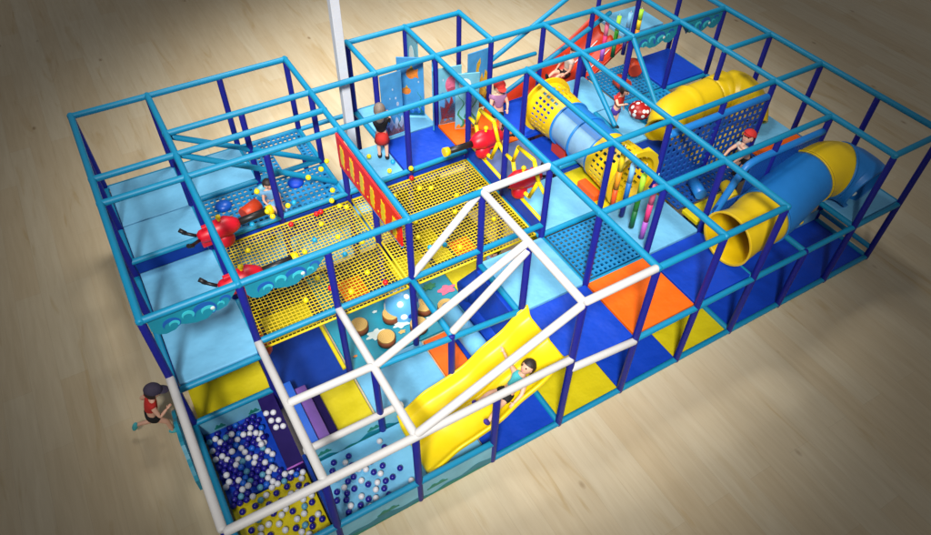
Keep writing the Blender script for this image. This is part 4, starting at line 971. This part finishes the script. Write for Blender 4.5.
def sitting(**k):
    d = pose(pelvis=(0, 0, .09), chest=(-.03, 0, .35), neck=(-.02, 0, .45), head=(.0, 0, .57), shl=(-.03, .12, .39), shr=(-.03, -.12, .39), ell=(.04, .18, .24), elr=(.04, -.18, .24), hal=(.16, .14, .16), har=(.16, -.14, .16),
             hil=(.02, .06, .08), hir=(.02, -.06, .08), knl=(.26, .09, .14), knr=(.26, -.09, .14), anl=(.42, .09, .04), anr=(.42, -.09, .04), fl=(.4, 0, 1), fr=(.4, 0, 1)); d.update(k); return d
person('child in pale blue trousers sitting behind the net beside the perforated deck', (2.0, 4.42, 1.2), -80, sitting(), (1, 0, -.5), 'hair', 'cblue', 'cblue', 'cblue', .8, leg=.9)
person('child in red top with dark hair on the deck between crawl tunnel and spotted cushion', (7.45, 3.5, 1.2), -70,
       pose(elr=(.12, -.2, .74), har=(.24, -.16, .80), chest=(.06, 0, .79), neck=(.08, 0, .89), head=(.11, 0, 1.0)), (1, 0, -.2), 'hair', 'cred', 'cpurple', 'cblack', .88)
person('child in cream top and dark red cap leaning on the perforated wall of the bridge', (8.25, 1.55, 1.25), 175,
       pose(pelvis=(-.05, 0, .44), chest=(.12, 0, .66), neck=(.18, .0, .74), head=(.10, .0, .90), shl=(.12, .12, .70), shr=(.12, -.12, .70), ell=(.28, .14, .62), hal=(.42, .12, .52), elr=(.26, -.15, .60), har=(.40, -.12, .50),
            hil=(-.04, .06, .42), hir=(-.04, -.06, .42), knl=(.10, .08, .22), anl=(-.08, .08, .06), knr=(.06, -.08, .22), anr=(-.06, -.08, .06)), (1, .2, -.3), 'hair', 'cwhite', 'cblack', 'cblack', 1.0, cap='cred')
person('child in cream top sliding down the red slide at the back', (8.02, 5.52, .90), 180, sitting(chest=(-.12, 0, .33), neck=(-.15, 0, .42), head=(-.17, 0, .54)), (1, 0, 0), 'hair', 'cwhite', 'cblack', 'cblack', 1.0)
person('child in pale blue top under the front right edge of the net', (4.46, 2.34, .05), 200, pose(), (1, 0, .2), 'hair', 'cblue', 'cblue', 'cwhite', .95)

# ---------------------------------------------------------------- light
def area(name, loc, target, size, power, col=(1, 1, 1), spread=180):
    l = bpy.data.lights.new(name, 'AREA'); l.size = size; l.energy = power; l.color = col; l.spread = math.radians(spread)
    o = bpy.data.objects.new(name, l); C.objects.link(o); o.location = loc
    o.rotation_euler = (Vector(target)-Vector(loc)).to_track_quat('-Z', 'Y').to_euler(); return o
def spot(name, loc, target, power, angle, blend, radius, col=(1, 1, 1)):
    l = bpy.data.lights.new(name, 'SPOT'); l.energy = power; l.spot_size = math.radians(angle); l.spot_blend = blend; l.shadow_soft_size = radius; l.color = col
    o = bpy.data.objects.new(name, l); C.objects.link(o); o.location = loc
    o.rotation_euler = (Vector(target)-Vector(loc)).to_track_quat('-Z', 'Y').to_euler(); return o
spot('hall_key_lamp', P(5.0, 7.2, 12), P(5.6, 6.2, 0), 8200, 74, 1.0, 2.2, (1, .985, .95))
vd = Vector((P(5.2, 3.9, 0)-P(.556, -3.32, 7.864))).normalized()
spot('vignette_fill_spot', P(.2, -2.6, 9.6)-vd*9, P(5.3, 4.35, 0), 36500, 36, 1.0, 1.8, (1, .985, .96))  # added unseen spot behind the camera, its cone darkens the view corners
w = bpy.data.worlds.new('World'); bpy.context.scene.world = w; w.use_nodes = True
w.node_tree.nodes['Background'].inputs[0].default_value = (.93, .95, 1, 1)
w.node_tree.nodes['Background'].inputs[1].default_value = .14

# ---------------------------------------------------------------- camera
cam = bpy.data.cameras.new('camera'); co = bpy.data.objects.new('camera', cam); C.objects.link(co)
F = 690.998557
cam.sensor_fit = 'HORIZONTAL'; cam.sensor_width = 36; cam.lens = 36*F/931; cam.clip_end = 300
co.location = (.55591185*K, -3.32117857*K, 7.8644259*K)
co.rotation_euler = (7.52424371e-01, -1.30459934e-02, -5.30035232e-01)
sc = bpy.context.scene; sc.camera = co
sc.render.engine = 'CYCLES'
sc.view_settings.view_transform = 'Standard'; sc.view_settings.look = 'None'; sc.view_settings.exposure = 0; sc.view_settings.gamma = 1
